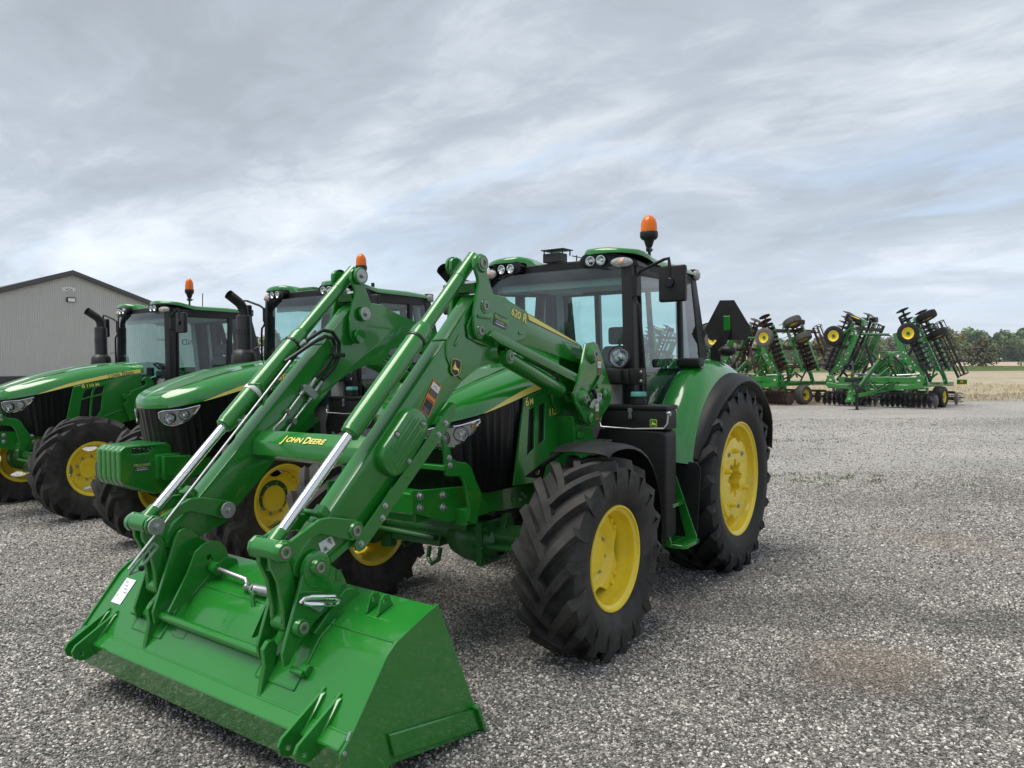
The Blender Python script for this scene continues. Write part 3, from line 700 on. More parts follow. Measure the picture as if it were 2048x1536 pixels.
def make_tractor():
    T = thing('tractor', 'tractor', 'tractor')
    # ---- hood
    rows = []
    F = [-1, -.985, -.93, -.80, -.66, -.63, -.30, -.10, -.06, 0, .06, .10, .30, .63, .66, .80, .93, .985, 1]
    def shape(f):
        f = abs(f)
        return interp([(0, 1.06), (.06, 1.06), (.10, 1.0), (.30, .985), (.63, .965), (.66, .90), (.80, .80), (.93, .56), (.985, .32), (1, 0)], f)
    st = [(2.972, .285, .075, 0.0), (2.975, .290, .075, .55), (2.965, .295, .075, .9), (2.93, .315, .085, 1), (2.86, .355, .085, 1), (2.75, .402, .07, 1), (2.60, .437, .045, 1), (2.40, .455, .025, 1), (2.1, .462, .01, 1), (1.8, .465, 0, 1), (1.55, .465, 0, 1), (1.38, .460, 0, 1)]
    for xs, w_, cx, k in st:
        row = []
        for f in F:
            x = xs + cx * (1 - f * f); ze = interp(EDGE, x - cx * .4); zt = interp(TOP, x - cx * .55)
            row.append((x, f * w_, ze + (zt - ze) * shape(f) * k))
        rows.append(row)
    b = MB(); b.loft(rows); hood = b.done('hood', 'green_body', T, ang=24, thick=.006)
    for s in (1, -1):
        # dull anti-glare panels pressed into the hood top
        pr = []
        for xs in (2.92, 2.82, 2.70, 2.55, 2.42, 2.28):
            row = []
            w_ = interp([(a, b_) for a, b_, c, d in st[3:]], xs); cx = interp([(a, c) for a, b_, c, d in st[3:]], xs)
            f1 = .60 if xs > 2.35 else .585; f0 = .14
            for f in (f0, .3, .45, f1):
                x = xs + cx * (1 - f * f) - (.12 * (f - f0) if xs < 2.35 else 0); ze = interp(EDGE, x - cx * .4); zt = interp(TOP, x - cx * .55)
                row.append((x, s * f * w_, ze + (zt - ze) * shape(f) + .0035))
            pr.append(row)
        MB().loft(pr).done('hood_panel', 'green_matte', hood, ang=40)
        # yellow stripe on the hood side
        pr = []
        for xs in [2.70, 2.62, 2.5, 2.35, 2.2, 2.05, 1.9, 1.75, 1.6, 1.43]:
            w_ = interp([(a, b_) for a, b_, c, d in st[3:]], xs); cx = interp([(a, c) for a, b_, c, d in st[3:]], xs)
            ze = interp(EDGE, xs); zt = interp(TOP, xs); th = interp([(2.70, .002), (2.5, .028), (2.3, .042), (1.43, .050)], xs)
            pr.append([(xs + .02 * cx, s * (w_ + .0035), ze + .006), (xs + .02 * cx, s * (w_ + .0035 - th * .10), ze + .006 + th)])
        MB().loft(pr).done('stripe', 'decal_yellow', hood, ang=60, thick=.001)
        M = fr((1.86, s * .4715, 1.690) if s > 0 else (1.46, -.4715, 1.755), (-1, 0, .135) if s > 0 else (1, 0, -.135), (0, -.10 * s, 1))
        text('lettering', 'J', .062, 'decal_black', hood, M, bold=.012); text('lettering', 'OHN', .047, 'decal_black', hood, M @ Matrix.Translation((.032, 0, 0)), bold=.012, sx=1.12)
        text('lettering', 'D', .062, 'decal_black', hood, M @ Matrix.Translation((.178, 0, 0)), bold=.012); text('lettering', 'EERE', .047, 'decal_black', hood, M @ Matrix.Translation((.226, 0, 0)), bold=.012, sx=1.12)
    # ---- nose grille and black side screens, pleated
    rowz = []
    N = 92; smax = s_at_x(2.24)
    for zf in (0, .12, .88, 1):
        row = []
        for i in range(-N, N + 1):
            s = abs(i) / N * smax; o = (.003 if (abs(i) // 2) % 3 == 0 else -.002) * (1 if 0 < zf < 1 else 0)
            p, n = plan(s, 0, -.006 + o); sg = 1 if i >= 0 else -1
            zt = interp(EDGE, p.x) - .004; z = .99 + (zt - .99) * zf
            x = p.x - .075 * (1 - zf) * max(0, min(1, (p.x - 2.45) / .4)); row.append((x, sg * p.y * (1 - .05 * (1 - zf)), z))
        rowz.append(row)
    MB().loft(rowz).done('grille', 'plastic_gloss', T, ang=40, thick=.004)
    pb, _ = plan(0, 0, .004)
    bd = deer_badge('emblem', T, fr((2.985, 0, 1.20), (0, 1, 0), (.14, 0, 1)), .075, .085, 'green', 'decal_yellow', 'decal_yellow', square=True)
    # ---- headlights
    hl_s = []
    for s in (1, -1):
        s0, s1 = .195, s_at_x(2.735)
        def hz_(u): return (interp([(0, 1.355), (.10, 1.30), (.3, 1.285), (.6, 1.315), (.85, 1.385), (1, 1.452)], u), interp([(0, 1.402), (.12, 1.418), (.6, 1.43), (1, 1.462)], u))
        def grid(out, us, vs):
            rows = []
            for u in us:
                p, n = plan(s0 + (s1 - s0) * u, 0, out); lo, hi = hz_(u)
                rows.append([(p.x - .075 * (1 - ((lo + (hi - lo) * v) - .99) / .45) * .9, s * p.y, lo + (hi - lo) * v) for v in vs])
            return rows
        us = [i / 14 for i in range(15)]
        h = MB().loft(grid(.002, us, (0, .25, .5, .75, 1))).done('headlight', 'lamp_face', T, ang=60, thick=.003)
        # chrome trim along the outline
        edge = [q[0] for q in grid(.010, us, (0, 1))] + [q[1] for q in grid(.010, us[::-1], (0, 1))]
        b = MB(); b.tube(edge + edge[:1], .0075, 6, cap=False); b.done('trim', 'chrome', h)
        for u, v, rr in ((.26, .50, .046), (.58, .56, .044)):
            p, n = plan(s0 + (s1 - s0) * u, 0, .010); lo, hi = hz_(u); z = lo + (hi - lo) * v
            c = Vector((p.x - .02, s * p.y, z)); nn = Vector((n.x, s * n.y, 0)); nn = (nn + Vector((.5, 0, 0))).normalized()
            b = MB(); b.lathe([(.004, rr * 1.12), (.016, rr * 1.10), (.018, rr), (.006, rr * .98), (.004, rr * 1.12)], c, nn, 32); b.done('lamp_ring', 'plastic_gloss', h)
            b = MB(); b.lathe([(.015, rr), (.002, rr * .8), (-.008, rr * .4), (-.010, .012), (.014, .012), (.016, .009), (.016, 0)], c, nn, 32); b.done('reflector', 'reflector', h, ang=20)
        p, n = plan(s0 + (s1 - s0) * .84, 0, .006); lo, hi = hz_(.84)
        MB().box((p.x - .012, s * p.y, (lo + hi) / 2 + .008), (.035, .012, .03)).done('turn_lamp', 'brass', h, bev=.004)
        MB().loft(grid(.022, us, (.03, .5, .97))).done('lens', 'lens', h, ang=60)
    # ---- engine, frame, axles
    b = MB(); b.box((2.05, 0, 1.22), (1.55, .56, .76)); b.box((2.3, 0, .95), (.9, .44, .35)); b.done('engine', 'void', T, bev=.03)
    b = MB(); b.prism([(1.45, .72), (1.5, 1.12), (1.2, 1.25), (-.35, 1.15), (-.45, .6), (.2, .5), (1.1, .52)], -.27, .27); b.done('transmission', 'green_cast', T, bev=.03)
    for s in (1, -1):
        b = MB(); b.prism([(3.06, .86), (3.06, 1.02), (2.84, 1.00), (2.55, .965), (1.45, .96), (1.45, .80), (2.0, .79), (2.60, .83), (2.84, .80)], s * .30, s * .345)
        for x in (2.1, 1.9, 2.28): b.cyl((x, s * .345, .88), (x, s * .352, .88), .02, n=12)
        b.done('side_frame', 'green', T, bev=.004)
        for x, z in ((2.20, .86), (2.17, .90), (2.13, .87), (1.7, .88), (1.6, .88)): bolt((x, s * .345, z), (0, s, 0), .010, .010, T, 'zinc')
    b = MB()
    b.cyl((2.39, -.80, .64), (2.39, .80, .64), .085, n=20); b.lathe([(-.21, .09), (-.17, .125), (-.06, .16), (.06, .165), (.17, .125), (.21, .09)], (2.39, .12, .60), (0, 1, 0), 28)
    b.prism([(2.27, .70), (2.51, .70), (2.47, .50), (2.31, .50)], -.04, .30); b.box((2.39, 0, .74), (.34, .30, .12)); b.prism([(2.32, .66), (2.37, .80), (2.43, .80), (2.48, .66)], .36, .40)
    for s in (1, -1):
        b.cyl((2.39, s * .70, .66), (2.39, s * .90, .62), .13, .15, n=24); b.cyl((2.39, s * .74, .44), (2.39, s * .74, .80), .06, n=16); b.box((2.39, s * .40, .64), (.16, .5, .13))
        b.tube([(2.50, s * .18, .58), (2.52, s * .7, .60)], .022, 10); b.tube([(2.33, s * .55, .55), (2.33, s * .55, .48), (2.42, s * .55, .46), (2.45, s * .55, .5)], .012, 8)
        b.cyl((2.39, s * .88, .61), (2.39, s * 1.0, .605), .17, n=28)
    b.box((2.39, .24, .60), (.30, .05, .30)); b.prism([(2.30, .52), (2.48, .52), (2.46, .70), (2.33, .70)], -.62, -.16)
    for x_, z_ in ((2.50, .70), (2.53, .58), (2.50, .48)):
        for y_ in (.20, .28): b.cyl((x_, y_, z_), (x_ + .03, y_, z_), .014, n=8)
    b.done('front_axle', 'green_cast', T, bev=.006, ang=35)
    for y_ in (.62, -.18):
        b = MB(); b.tube([(2.50, y_ - .05, .52), (2.52, y_ - .05, .44), (2.54, y_, .41), (2.52, y_ + .05, .44), (2.50, y_ + .05, .52)], .016, 8); b.done('tow_eye', 'green_cast', T)
    b = MB(); b.cyl((0, -.9, .79), (0, .9, .79), .14, n=24); b.cyl((0, -.5, .79), (0, .5, .79), .22, n=24); b.box((-.2, 0, .85), (.5, .5, .5)); b.done('rear_axle', 'green_cast', T, bev=.02)
    b = MB(); b.box((-.62, 0, .62), (.5, .62, .16)); b.bar((-.4, .3, .7), (-1.0, .42, .55), .05, .09); b.bar((-.4, -.3, .7), (-1.0, -.42, .55), .05, .09); b.cyl((-.45, -.35, 1.15), (-.45, .35, 1.15), .05); b.done('rear_linkage', 'green', T, bev=.01)
    # ---- fuel tank, guards, steps
    for s in (1, -1):
        b = MB(); b.prism([(s * y, z) for y, z in ((.54, .42), (1.035, .47), (1.055, .51), (1.060, 1.27), (1.035, 1.305), (.50, 1.31), (.46, 1.2))], 1.10, 1.30, 'x')
        b.done('fuel_tank', 'plastic', T, bev=.030, seg=3, ang=40)
        b = MB(); b.prism([(s * y, z) for y, z in ((.62, .36), (1.13, .42), (1.165, .98), (1.13, 1.03), (.62, 1.03))], .860, .870, 'x'); b.done('mud_guard', 'plastic', T, bev=.004)
        # steps: sloping plates with slotted treads
        b = MB(); b.prism([(s * .90, 1.0), (s * .935, 1.0), (s * 1.135, .45), (s * 1.135, .41), (s * 1.05, .41)], .880, .896, 'x')
        b.prism([(s * .86, 1.0), (s * .90, 1.0), (s * 1.06, .45), (s * 1.06, .41), (s * 1.02, .41)], 1.20, 1.215, 'x'); st_ = b.done('step', 'green', T, bev=.003)
        for z, y0, y1 in ((.435, .88, 1.17), (.735, .84, 1.06)):
            hol = []
            for i in range(4):
                for j in range(2):
                    x0 = .915 + i * .072; ya = y0 + .05 + j * (y1 - y0 - .08) / 2; hol.append([(x0, s * ya), (x0 + .055, s * ya), (x0 + .055, s * (ya + (y1 - y0 - .1) / 2.4)), (x0, s * (ya + (y1 - y0 - .1) / 2.4))])
            b = MB(); b.holed([(.896, s * y0), (.896, s * (y1 - .03)), (.92, s * y1), (1.17, s * y1), (1.20, s * (y1 - .03)), (1.20, s * y0)], hol, z - .028, z, 'z'); b.done('tread', 'green', st_, bev=.002)
        # ---- rear fender and its rubber-like extension
        rows = []
        for i in range(25):
            ph = R(14 + i * 141 / 24); row = []
            for y, r in ((.735, .96), (.745, 1.04), (.79, 1.066), (.87, 1.064), (.95, 1.040), (1.01, .990), (1.045, .945), (1.05, .925)):
                k = 1 + .035 * max(0, math.cos(2 * (ph - R(52)))) if y < 1.0 else 1 + .02 * max(0, math.cos(2 * (ph - R(52))))
                row.append((r * k * math.cos(ph) - .075, s * (y + .035), .775 + r * k * math.sin(ph) * .99))
            rows.append(row)
        fd = MB().loft(rows).done('rear_fender', 'green_body', T, ang=40, thick=.006)
        rows = []
        for i in range(25):
            ph = R(17 + i * 150 / 24); row = []; t = i / 24
            wd = interp([(0, .05), (.12, .10), (.3, .15), (.55, .165), (.85, .165), (1, .12)], t)
            for q, dr in ((0, .932), (.1, .945), (.55, .935), (.9, .905), (1, .875), (.985, .865), (.5, .915), (0, .915)):
                row.append((dr * math.cos(ph) * (1 + .01 * q) - .075, s * (1.07 + wd * q), .775 + dr * math.sin(ph)))
            rows.append(row)
        MB().loft(rows, closed=True, cap=True).done('fender_extension', 'plastic', fd, ang=40)
        for ph in (22, 28): 
            a = R(ph); bolt((.93 * math.cos(a) - .075, s * 1.10, .775 + .93 * math.sin(a)), (math.cos(a) * .7, s * .7, math.sin(a) * .7), .008, .005, fd, 'plastic_gloss', 'rivet')
        b = MB(); b.box((.36, s * .88, 1.815), (.13, .20, .075)); b.done('side_lamp', 'plastic', T, bev=.025, seg=3)
    # ---- cab
    b = MB()
    for s in (1, -1):
        b.loft([[(1.06, s * .73, 1.0), (1.17, s * .73, 1.0), (1.17, s * .655, 1.0), (1.06, s * .655, 1.0)], [(1.06, s * .745, 1.75), (1.17, s * .745, 1.75), (1.19, s * .655, 1.75), (1.07, s * .66, 1.75)], [(1.04, s * .715, 2.58), (1.15, s * .715, 2.58), (1.18, s * .635, 2.58), (1.06, s * .64, 2.58)]], closed=True, cap=True)
        b.loft([[(.25, s * .76, 1.0), (.31, s * .76, 1.0), (.31, s * .71, 1.0), (.25, s * .71, 1.0)], [(.235, s * .77, 1.78), (.295, s * .77, 1.78), (.295, s * .72, 1.78), (.235, s * .72, 1.78)], [(.19, s * .735, 2.56), (.25, s * .735, 2.56), (.25, s * .69, 2.56), (.19, s * .69, 2.56)]], closed=True, cap=True)
        b.loft([[(-.30, s * .79, 1.72), (-.12, s * .79, 1.72), (-.10, s * .67, 1.72), (-.34, s * .62, 1.72)], [(-.27, s * .785, 1.9), (-.09, s * .785, 1.9), (-.08, s * .68, 1.9), (-.30, s * .62, 1.9)], [(-.11, s * .745, 2.58), (.0, s * .745, 2.58), (.0, s * .66, 2.58), (-.15, s * .60, 2.58)]], closed=True, cap=True)
        b.bar((1.1, s * .70, 2.545), (-.05, s * .71, 2.545), .06, .07); b.bar((1.1, s * .70, 1.03), (.3, s * .72, 1.03), .06, .08)
        b.prism([(.28, 1.0), (.28, 1.30), (.05, 1.62), (-.28, 1.76), (-.30, 1.70), (-.25, 1.0)], s * .66, s * .74)
    b.bar((1.12, -.66, 2.545), (1.12, .66, 2.545), .08, .09); b.bar((-.10, -.66, 2.535), (-.10, .66, 2.535), .08, .10); b.bar((-.22, -.68, 1.72), (-.22, .68, 1.72), .06, .08)
    b.bar((-.20, .28, 1.72), (-.12, .26, 2.5), .035, .05); b.bar((-.20, -.30, 1.72), (-.12, -.28, 2.5), .05, .10)
    cab = b.done('cab_frame', 'plastic', T, bev=.008, seg=2, ang=40)
    b = MB(); b.box((.42, 0, 1.02), (1.45, 1.36, .06)); b.box((-.16, 0, 1.35), (.10, 1.36, .68)); b.box((1.15, 0, 1.35), (.10, 1.28, .62)); b.done('cab_floor', 'plastic_grey', T)
    b = MB(); b.box((.50, 0, 2.545), (1.22, 1.34, .04)); b.prism([(1.08, 2.52), (1.08, 2.44), (.85, 2.47), (.2, 2.49), (.2, 2.52)], -.60, .60); b.box((.75, -.12, 2.45), (.16, .26, .05)); b.done('headliner', 'headliner', T, bev=.02, seg=2)
    for s in (1, -1):
        b = MB(); b.bar((-.075, s * .665, 1.75), (.012, s * .640, 2.5), .05, .06, (0, 1, 0)); b.done('post_lining', 'headliner', T, bev=.01)
    # dash, column, wheel
    b = MB(); b.prism([(1.08, 1.05), (1.10, 1.62), (.93, 1.66), (.86, 1.45), (.92, 1.05)], -.24, .24); b.cyl((.92, 0, 1.45), (.80, 0, 1.74), .05, n=12); b.box((.86, 0, 1.70), (.09, .26, .13)); b.done('dashboard', 'plastic_grey', T, bev=.03, seg=2)
    b = MB(); ax = Vector((-.42, 0, .9)).normalized(); c = Vector((.775, 0, 1.79)); a_, b_ = MB.frame(ax)
    ringp = [c + a_ * (.205 * math.cos(2 * math.pi * i / 36)) + b_ * (.205 * math.sin(2 * math.pi * i / 36)) for i in range(37)]
    b.tube(ringp, .016, 8, cap=False); b.cyl(c - ax * .05, c + ax * .005, .05, n=16)
    for k in range(3):
        t = 2 * math.pi * k / 3 + .5; b.bar(c, c + a_ * .2 * math.cos(t) + b_ * .2 * math.sin(t), .03, .014, ax)
    b.done('steering_wheel', 'plastic_grey', T, ang=40)
    b = MB(); b.box((.20, 0, 1.36), (.52, .52, .14)); b.box((.2, 0, 1.18), (.36, .36, .24)); se = b.done('seat', 'fabric', T, bev=.05, seg=3)
    b = MB(); b.loft([[(-.02, -.26, 1.38), (-.02, .26, 1.38), (.10, .23, 1.38), (.10, -.23, 1.38)], [(-.09, -.28, 1.75), (-.09, .28, 1.75), (.03, .23, 1.75), (.03, -.23, 1.75)], [(-.13, -.20, 1.98), (-.13, .20, 1.98), (-.03, .17, 1.98), (-.03, -.17, 1.98)]], closed=True, cap=True); b.done('backrest', 'fabric', se, bev=.035, seg=3)
    b = MB(); b.box((-.10, 0, 2.08), (.09, .28, .17)); b.done('headrest', 'fabric', se, bev=.035, seg=3)
    b = MB(); b.box((.25, -.36, 1.60), (.46, .16, .08)); b.box((.18, -.36, 1.40), (.3, .2, .34)); b.box((.22, .34, 1.58), (.40, .09, .06)); b.cyl((.40, -.36, 1.62), (.43, -.36, 1.74), .018); b.box((.43, -.36, 1.76), (.05, .05, .07)); b.cyl((.32, -.40, 1.62), (.34, -.40, 1.70), .012); b.done('armrest_console', 'plastic', T, bev=.012, seg=2)
    MB().box((.85, -.38, 1.75), (.03, .18, .13)).done('monitor', 'plastic', T, bev=.01)
    # glass
    rows = [[(1.16 + .055 * (1 - (y / .64) ** 2) + .012, y * (1 if z > 2 else 1.03), z) for y in (-.655, -.5, -.3, -.1, .1, .3, .5, .655)] for z in (1.38, 1.8, 2.2, 2.575)]
    MB().loft(rows).done('windshield', 'glass', T, ang=60)
    for s in (1, -1):
        b = MB(); b.loft([[(1.06, s * .738, 1.08), (.80, s * .748, 1.06), (.31, s * .755, 1.45)], [(1.06, s * .747, 1.75), (.80, s * .752, 1.75), (.30, s * .765, 1.76)], [(1.04, s * .715, 2.53), (.80, s * .722, 2.53), (.25, s * .728, 2.53)]]); dr = b.done('door', 'glass', T, ang=60)
        b = MB(); b.box((.35, s * .775, 1.62), (.10, .035, .035)); b.box((.34, s * .772, 1.70), (.035, .03, .12)); b.done('door_handle', 'plastic', dr, bev=.008)
        b = MB(); b.tube([(.33, s * .755, 1.47), (.31, s * .77, 1.76), (.255, s * .735, 2.52)], .016, 6); b.tube([(1.05, s * .745, 1.1), (1.055, s * .755, 1.75), (1.035, s * .722, 2.53)], .014, 6); b.tube([(1.05, s * .748, 1.10), (.8, s * .752, 1.07), (.33, s * .76, 1.46)], .012, 6); b.done('door_frame', 'plastic', dr)
        MB().loft([[(.235, s * .768, 1.78), (-.09, s * .78, 1.80)], [(.19, s * .73, 2.53), (0, s * .74, 2.53)]]).done('side_window', 'glass', T)
    MB().loft([[(-.215, -.62, 1.74), (-.235, 0, 1.74), (-.215, .62, 1.74)], [(-.13, -.60, 2.52), (-.15, 0, 2.52), (-.13, .60, 2.52)]]).done('rear_window', 'glass', T)
    b = MB(); b.tube([(1.17, .05, 1.52), (1.235, .25, 1.60), (1.20, .50, 1.66)], .009, 6); b.bar((1.245, .06, 1.60), (1.19, .56, 1.70), .012, .02); b.box((1.20, .02, 1.54), (.06, .12, .07)); b.done('wiper', 'plastic_gloss', T)
    # ---- roof with two lamp pods
    half = [(0, 1.09), (.24, 1.10), (.29, 1.15), (.34, 1.215), (.45, 1.232), (.55, 1.228), (.64, 1.195), (.70, 1.13), (.74, 1.05), (.765, .92)]
    def xf(y): return interp(half, abs(y))
    def sm(t): t = max(0, min(1, t)); return t * t * (3 - 2 * t)
    ys = [0, .12, .22, .255, .29, .34, .40, .47, .54, .60, .65, .69, .72, .745, .758, .765]; ys = [-y for y in ys[:0:-1]] + ys
    ts = [0, .004, .012, .025, .05, .09, .14, .2, .28, .4, .55, .7, .85, .94, .97, .99, 1]
    rows = []
    for i in range(-1, len(ts) + 1):
        row = []
        for j in range(-1, len(ys) + 1):
            y = ys[max(0, min(len(ys) - 1, j))]; t = ts[max(0, min(len(ts) - 1, i))]; x0 = xf(y); x1 = -.165 + .08 * sm((abs(y) - .55) / .22); x = x0 + (x1 - x0) * t
            lobe = sm((x - .72) / .35) * sm((abs(y) - .20) / .13)
            z = 2.690 + .048 * lobe - .048 * sm((x - .55) / .5) * (1 - sm((abs(y) - .16) / .13)) - .022 * sm((abs(y) - .45) / .3) - .02 * sm((.3 - x) / .4)
            d = min(x0 - x, x - x1, .765 - abs(y)) ; r_ = .055
            if abs(y) < .27: d = min(x - x1, .2)
            if d < r_: z -= (r_ - math.sqrt(max(0, r_ * r_ - (r_ - d) ** 2))) * (.62 if x > .8 else .85)
            if i < 0 or i > len(ts) - 1 or j < 0 or j > len(ys) - 1: z = min(z - .004, interp([(1.3, 2.690), (1.05, 2.672), (.8, 2.615), (-.2, 2.600)], x) if abs(y) > .27 else 2.62)
            row.append((x, y, z))
        rows.append(row)
    roof = MB().loft(rows).done('roof', 'green_body', T, ang=50)
    b = MB(); b.prism([(1.07, .28), (1.0, .66), (.85, .735), (.0, .742), (-.11, .70), (-.11, -.70), (.0, -.742), (.85, -.735), (1.0, -.66), (1.07, -.28)], 2.555, 2.632, 'z'); b.bar((1.115, -.30, 2.612), (1.115, .30, 2.612), .07, .085); b.done('roof_underside', 'plastic', T, bev=.008)
    for s in (1, -1):
        b = MB(); pod = [(.285, 2.655), (.33, 2.690), (.45, 2.693), (.58, 2.682), (.68, 2.655), (.735, 2.62), (.74, 2.575), (.66, 2.548), (.52, 2.552), (.42, 2.572), (.33, 2.585), (.29, 2.60)]
        def bend(v): return (v[0] - max(0, abs(v[1]) - .46) ** 1.6 * .95, v[1], v[2])
        b.prism([(s * y, z) for y, z in pod], 1.0, 1.222, 'x', f=bend); pd = b.done('lamp_pod', 'plastic_gloss', roof, bev=.012, seg=2, ang=45)
        for y in (.388, .482):
            c = Vector((1.2215, s * y, 2.630)); n = Vector((1, s * .10, -.06)).normalized()
            b = MB(); b.lathe([(-.01, .041), (.012, .040), (.014, .034), (.008, .033)], c, n, 28); b.lathe([(.009, .034), (0, .026), (-.004, .012), (.007, .011), (.008, 0)], c, n, 28)
            l = b.done('work_lamp', 'reflector', roof, ang=30)
        # oval marker lamp
        b = MB(); c = Vector((1.176, s * .640, 2.606)); n = Vector((.93, s * .36, -.05)).normalized(); a_ = Vector((-s * .36, .93, 0)).normalized(); a_ = Vector((-.36 * s, .93, 0)); up_ = n.cross(a_)
        rowsr = []
        for t, k in ((.0, 1.0), (.012, .97), (.022, .80), (.027, .4), (.028, .02)):
            rowsr.append([c + n * t + a_ * (.088 * k * math.cos(2 * math.pi * i / 32)) + up_ * (.040 * k * math.sin(2 * math.pi * i / 32)) for i in range(32)])
        b.loft(rowsr, closed=True, cap=True); ml = b.done('marker_lamp', 'lamp_glass', roof, ang=50)
        b = MB(); b.ball(c + n * .010, .026, 12, 8); b.done('bulb', 'bulb', roof)
        b = MB(); b.loft([[c - n * .004 + a_ * (.098 * k * math.cos(2 * math.pi * i / 32)) + up_ * (.049 * k * math.sin(2 * math.pi * i / 32)) for i in range(32)] for k in (1, .9)], closed=True); b.done('lamp_bezel', 'plastic_gloss', roof)
        b = MB(); b.box((-.10, s * .725, 2.612), (.10, .08, .10)); b.done('lamp_pod', 'plastic_gloss', roof, bev=.02, seg=2)
        b = MB(); c = Vector((-.075, s * .762, 2.606)); b.lathe([(0, .045), (.012, .042), (.024, .026), (.026, 0)], c, (.35, s, 0), 24); b.done('rear_marker_lamp', 'lamp_glass', roof, ang=50)
    # ---- exhaust stack on the right corner
    b = MB(); b.cyl((1.30, -.93, 1.80), (1.30, -.93, 1.97), .150, .140, n=8); b.cyl((1.30, -.93, 1.97), (1.30, -.93, 2.02), .14, .09, n=8)
    b.prism([(1.20, 1.1), (1.42, 1.1), (1.42, 1.82), (1.18, 1.82)], -1.03, -.80); ex = b.done('exhaust_stack', 'black_metal', T, bev=.01, ang=40)
    b = MB(); b.lathe([(0, .084), (.40, .084), (.415, .076), (.42, .066)], (1.295, -.93, 2.0), (0, 0, 1), 28); b.done('muffler', 'black_metal', ex, ang=40)
    for k in range(9):
        for z in (2.20, 2.235):
            t = R(-70 + k * 22); MB().box((1.295 + .0845 * math.cos(t), -.93 + .0845 * math.sin(t), z), (.004, .010, .022), Matrix.Rotation(t, 3, 'Z')).done('slot', 'void', ex)
    path = [(1.295, -.93, 2.40)] + [(1.295 + .14 * (1 - math.cos(R(a))) , -.93, 2.45 + .14 * math.sin(R(a))) for a in (0, 15, 30, 45, 60)] + [(1.49, -.93, 2.650)]
    b = MB(); b.tube(path, .056, 18, cap=False); b.tube(path[2:], .050, 18, cap=False); b.done('exhaust_tip', 'black_metal', ex, ang=50)
    MB().tube([(1.2, -.88, 2.02), (1.16, -.85, 2.05), (1.12, -.84, 2.0), (1.10, -.84, 1.88)], .007, 6).done('tube', 'zinc', ex)
    # ---- mirrors, rails
    for s in (1, -1):
        b = MB(); b.tube([(1.13, s * .72, 2.47), (1.16, s * .80, 2.53), (1.19, s * 1.0, 2.595), (1.20, s * 1.045, 2.60), (1.20, s * 1.05, 2.56), (1.20, s * 1.05, 2.42)], .0125, 8); b.box((1.12, s * .735, 2.42), (.07, .05, .16)); b.done('mirror_arm', 'plastic', T)
        b = MB(); b.box((1.175, s * 1.066, 2.41), (.055, .215, .275)); mr = b.done('mirror', 'plastic', T, bev=.022, seg=3)
        b = MB(); b.cyl((1.20, s * 1.052, 2.415), (1.222, s * 1.052, 2.415), .036, n=20); b.done('mirror_pivot', 'plastic_gloss', mr, bev=.004)
        MB().box((1.1465, s * 1.066, 2.41), (.004, .185, .245)).done('mirror_glass', 'chrome', mr)
        b = MB(); b.tube([(1.14, s * .735, 2.40), (1.145, s * .74, 2.31), (1.15, s * .755, 2.285), (1.155, s * .775, 2.265), (1.155, s * .785, 2.20), (1.14, s * .81, 1.80), (1.13, s * .83, 1.48)], .0125, 8); b.done('grab_rail', 'plastic_gloss', T)
    # ---- filler neck with teal cap
    b = MB(); b.cyl((1.22, .79, 1.30), (1.22, .80, 1.555), .062, .058, n=18); b.cyl((1.22, .80, 1.50), (1.22, .80, 1.53), .064, n=18); cn = b.done('filler_neck', 'plastic', T)
    b = MB(); b.cyl((1.22, .80, 1.556), (1.22, .80, 1.592), .066, .062, n=8); b.done('filler_cap', 'teal', cn, bev=.006, seg=2)
    b = MB(); b.box((1.16, .62, 1.40), (.20, .26, .18)); b.done('battery_cover', 'plastic', T, bev=.02, seg=2)
    return T

def beacon(root, base, top_z, r=.072, h=.135):
    """amber beacon on a pole; base = foot of the pole, top_z = underside of the black collar"""
    x, y, z = base
    b = MB(); b.tube([(x, y, z), (x, y, z + .07), (x - .005, y - .005, top_z - .05)], .013, 8); b.cyl((x - .005, y - .005, top_z - .075), (x - .005, y - .005, top_z - .01), .024, .045, n=14); b.box((x - .005, y - .005, top_z - .095), (.05, .03, .03)); b.tube([(x + .04, y, top_z - .09), (x - .06, y, top_z - .09)], .007, 6)
    o = b.done('beacon', 'plastic', root, ang=40); c = (x - .005, y - .005, top_z)
    b = MB(); b.lathe([(-.012, r * .80), (.0, r * .97), (.012, r * 1.04), (.045, r * 1.04), (.050, r * 1.0), (.05, 0)], c, (0, 0, 1), 36); b.done('collar', 'plastic', o, ang=40)
    b = MB(); b.lathe([(.05, r * .97), (.05 + h * .45, r * .93), (.05 + h * .70, r * .80), (.05 + h * .88, r * .55), (.05 + h * .97, r * .28), (.05 + h, 0)], c, (0, 0, 1), 36); b.done('dome', 'amber', o, ang=80)
    b = MB(); b.lathe([(.052, r * .5), (.07, r * .5), (.075, r * .18), (.13, r * .18), (.14, 0)], c, (0, 0, 1), 16); b.done('lamp_core', 'decal_orange', o)
    return o
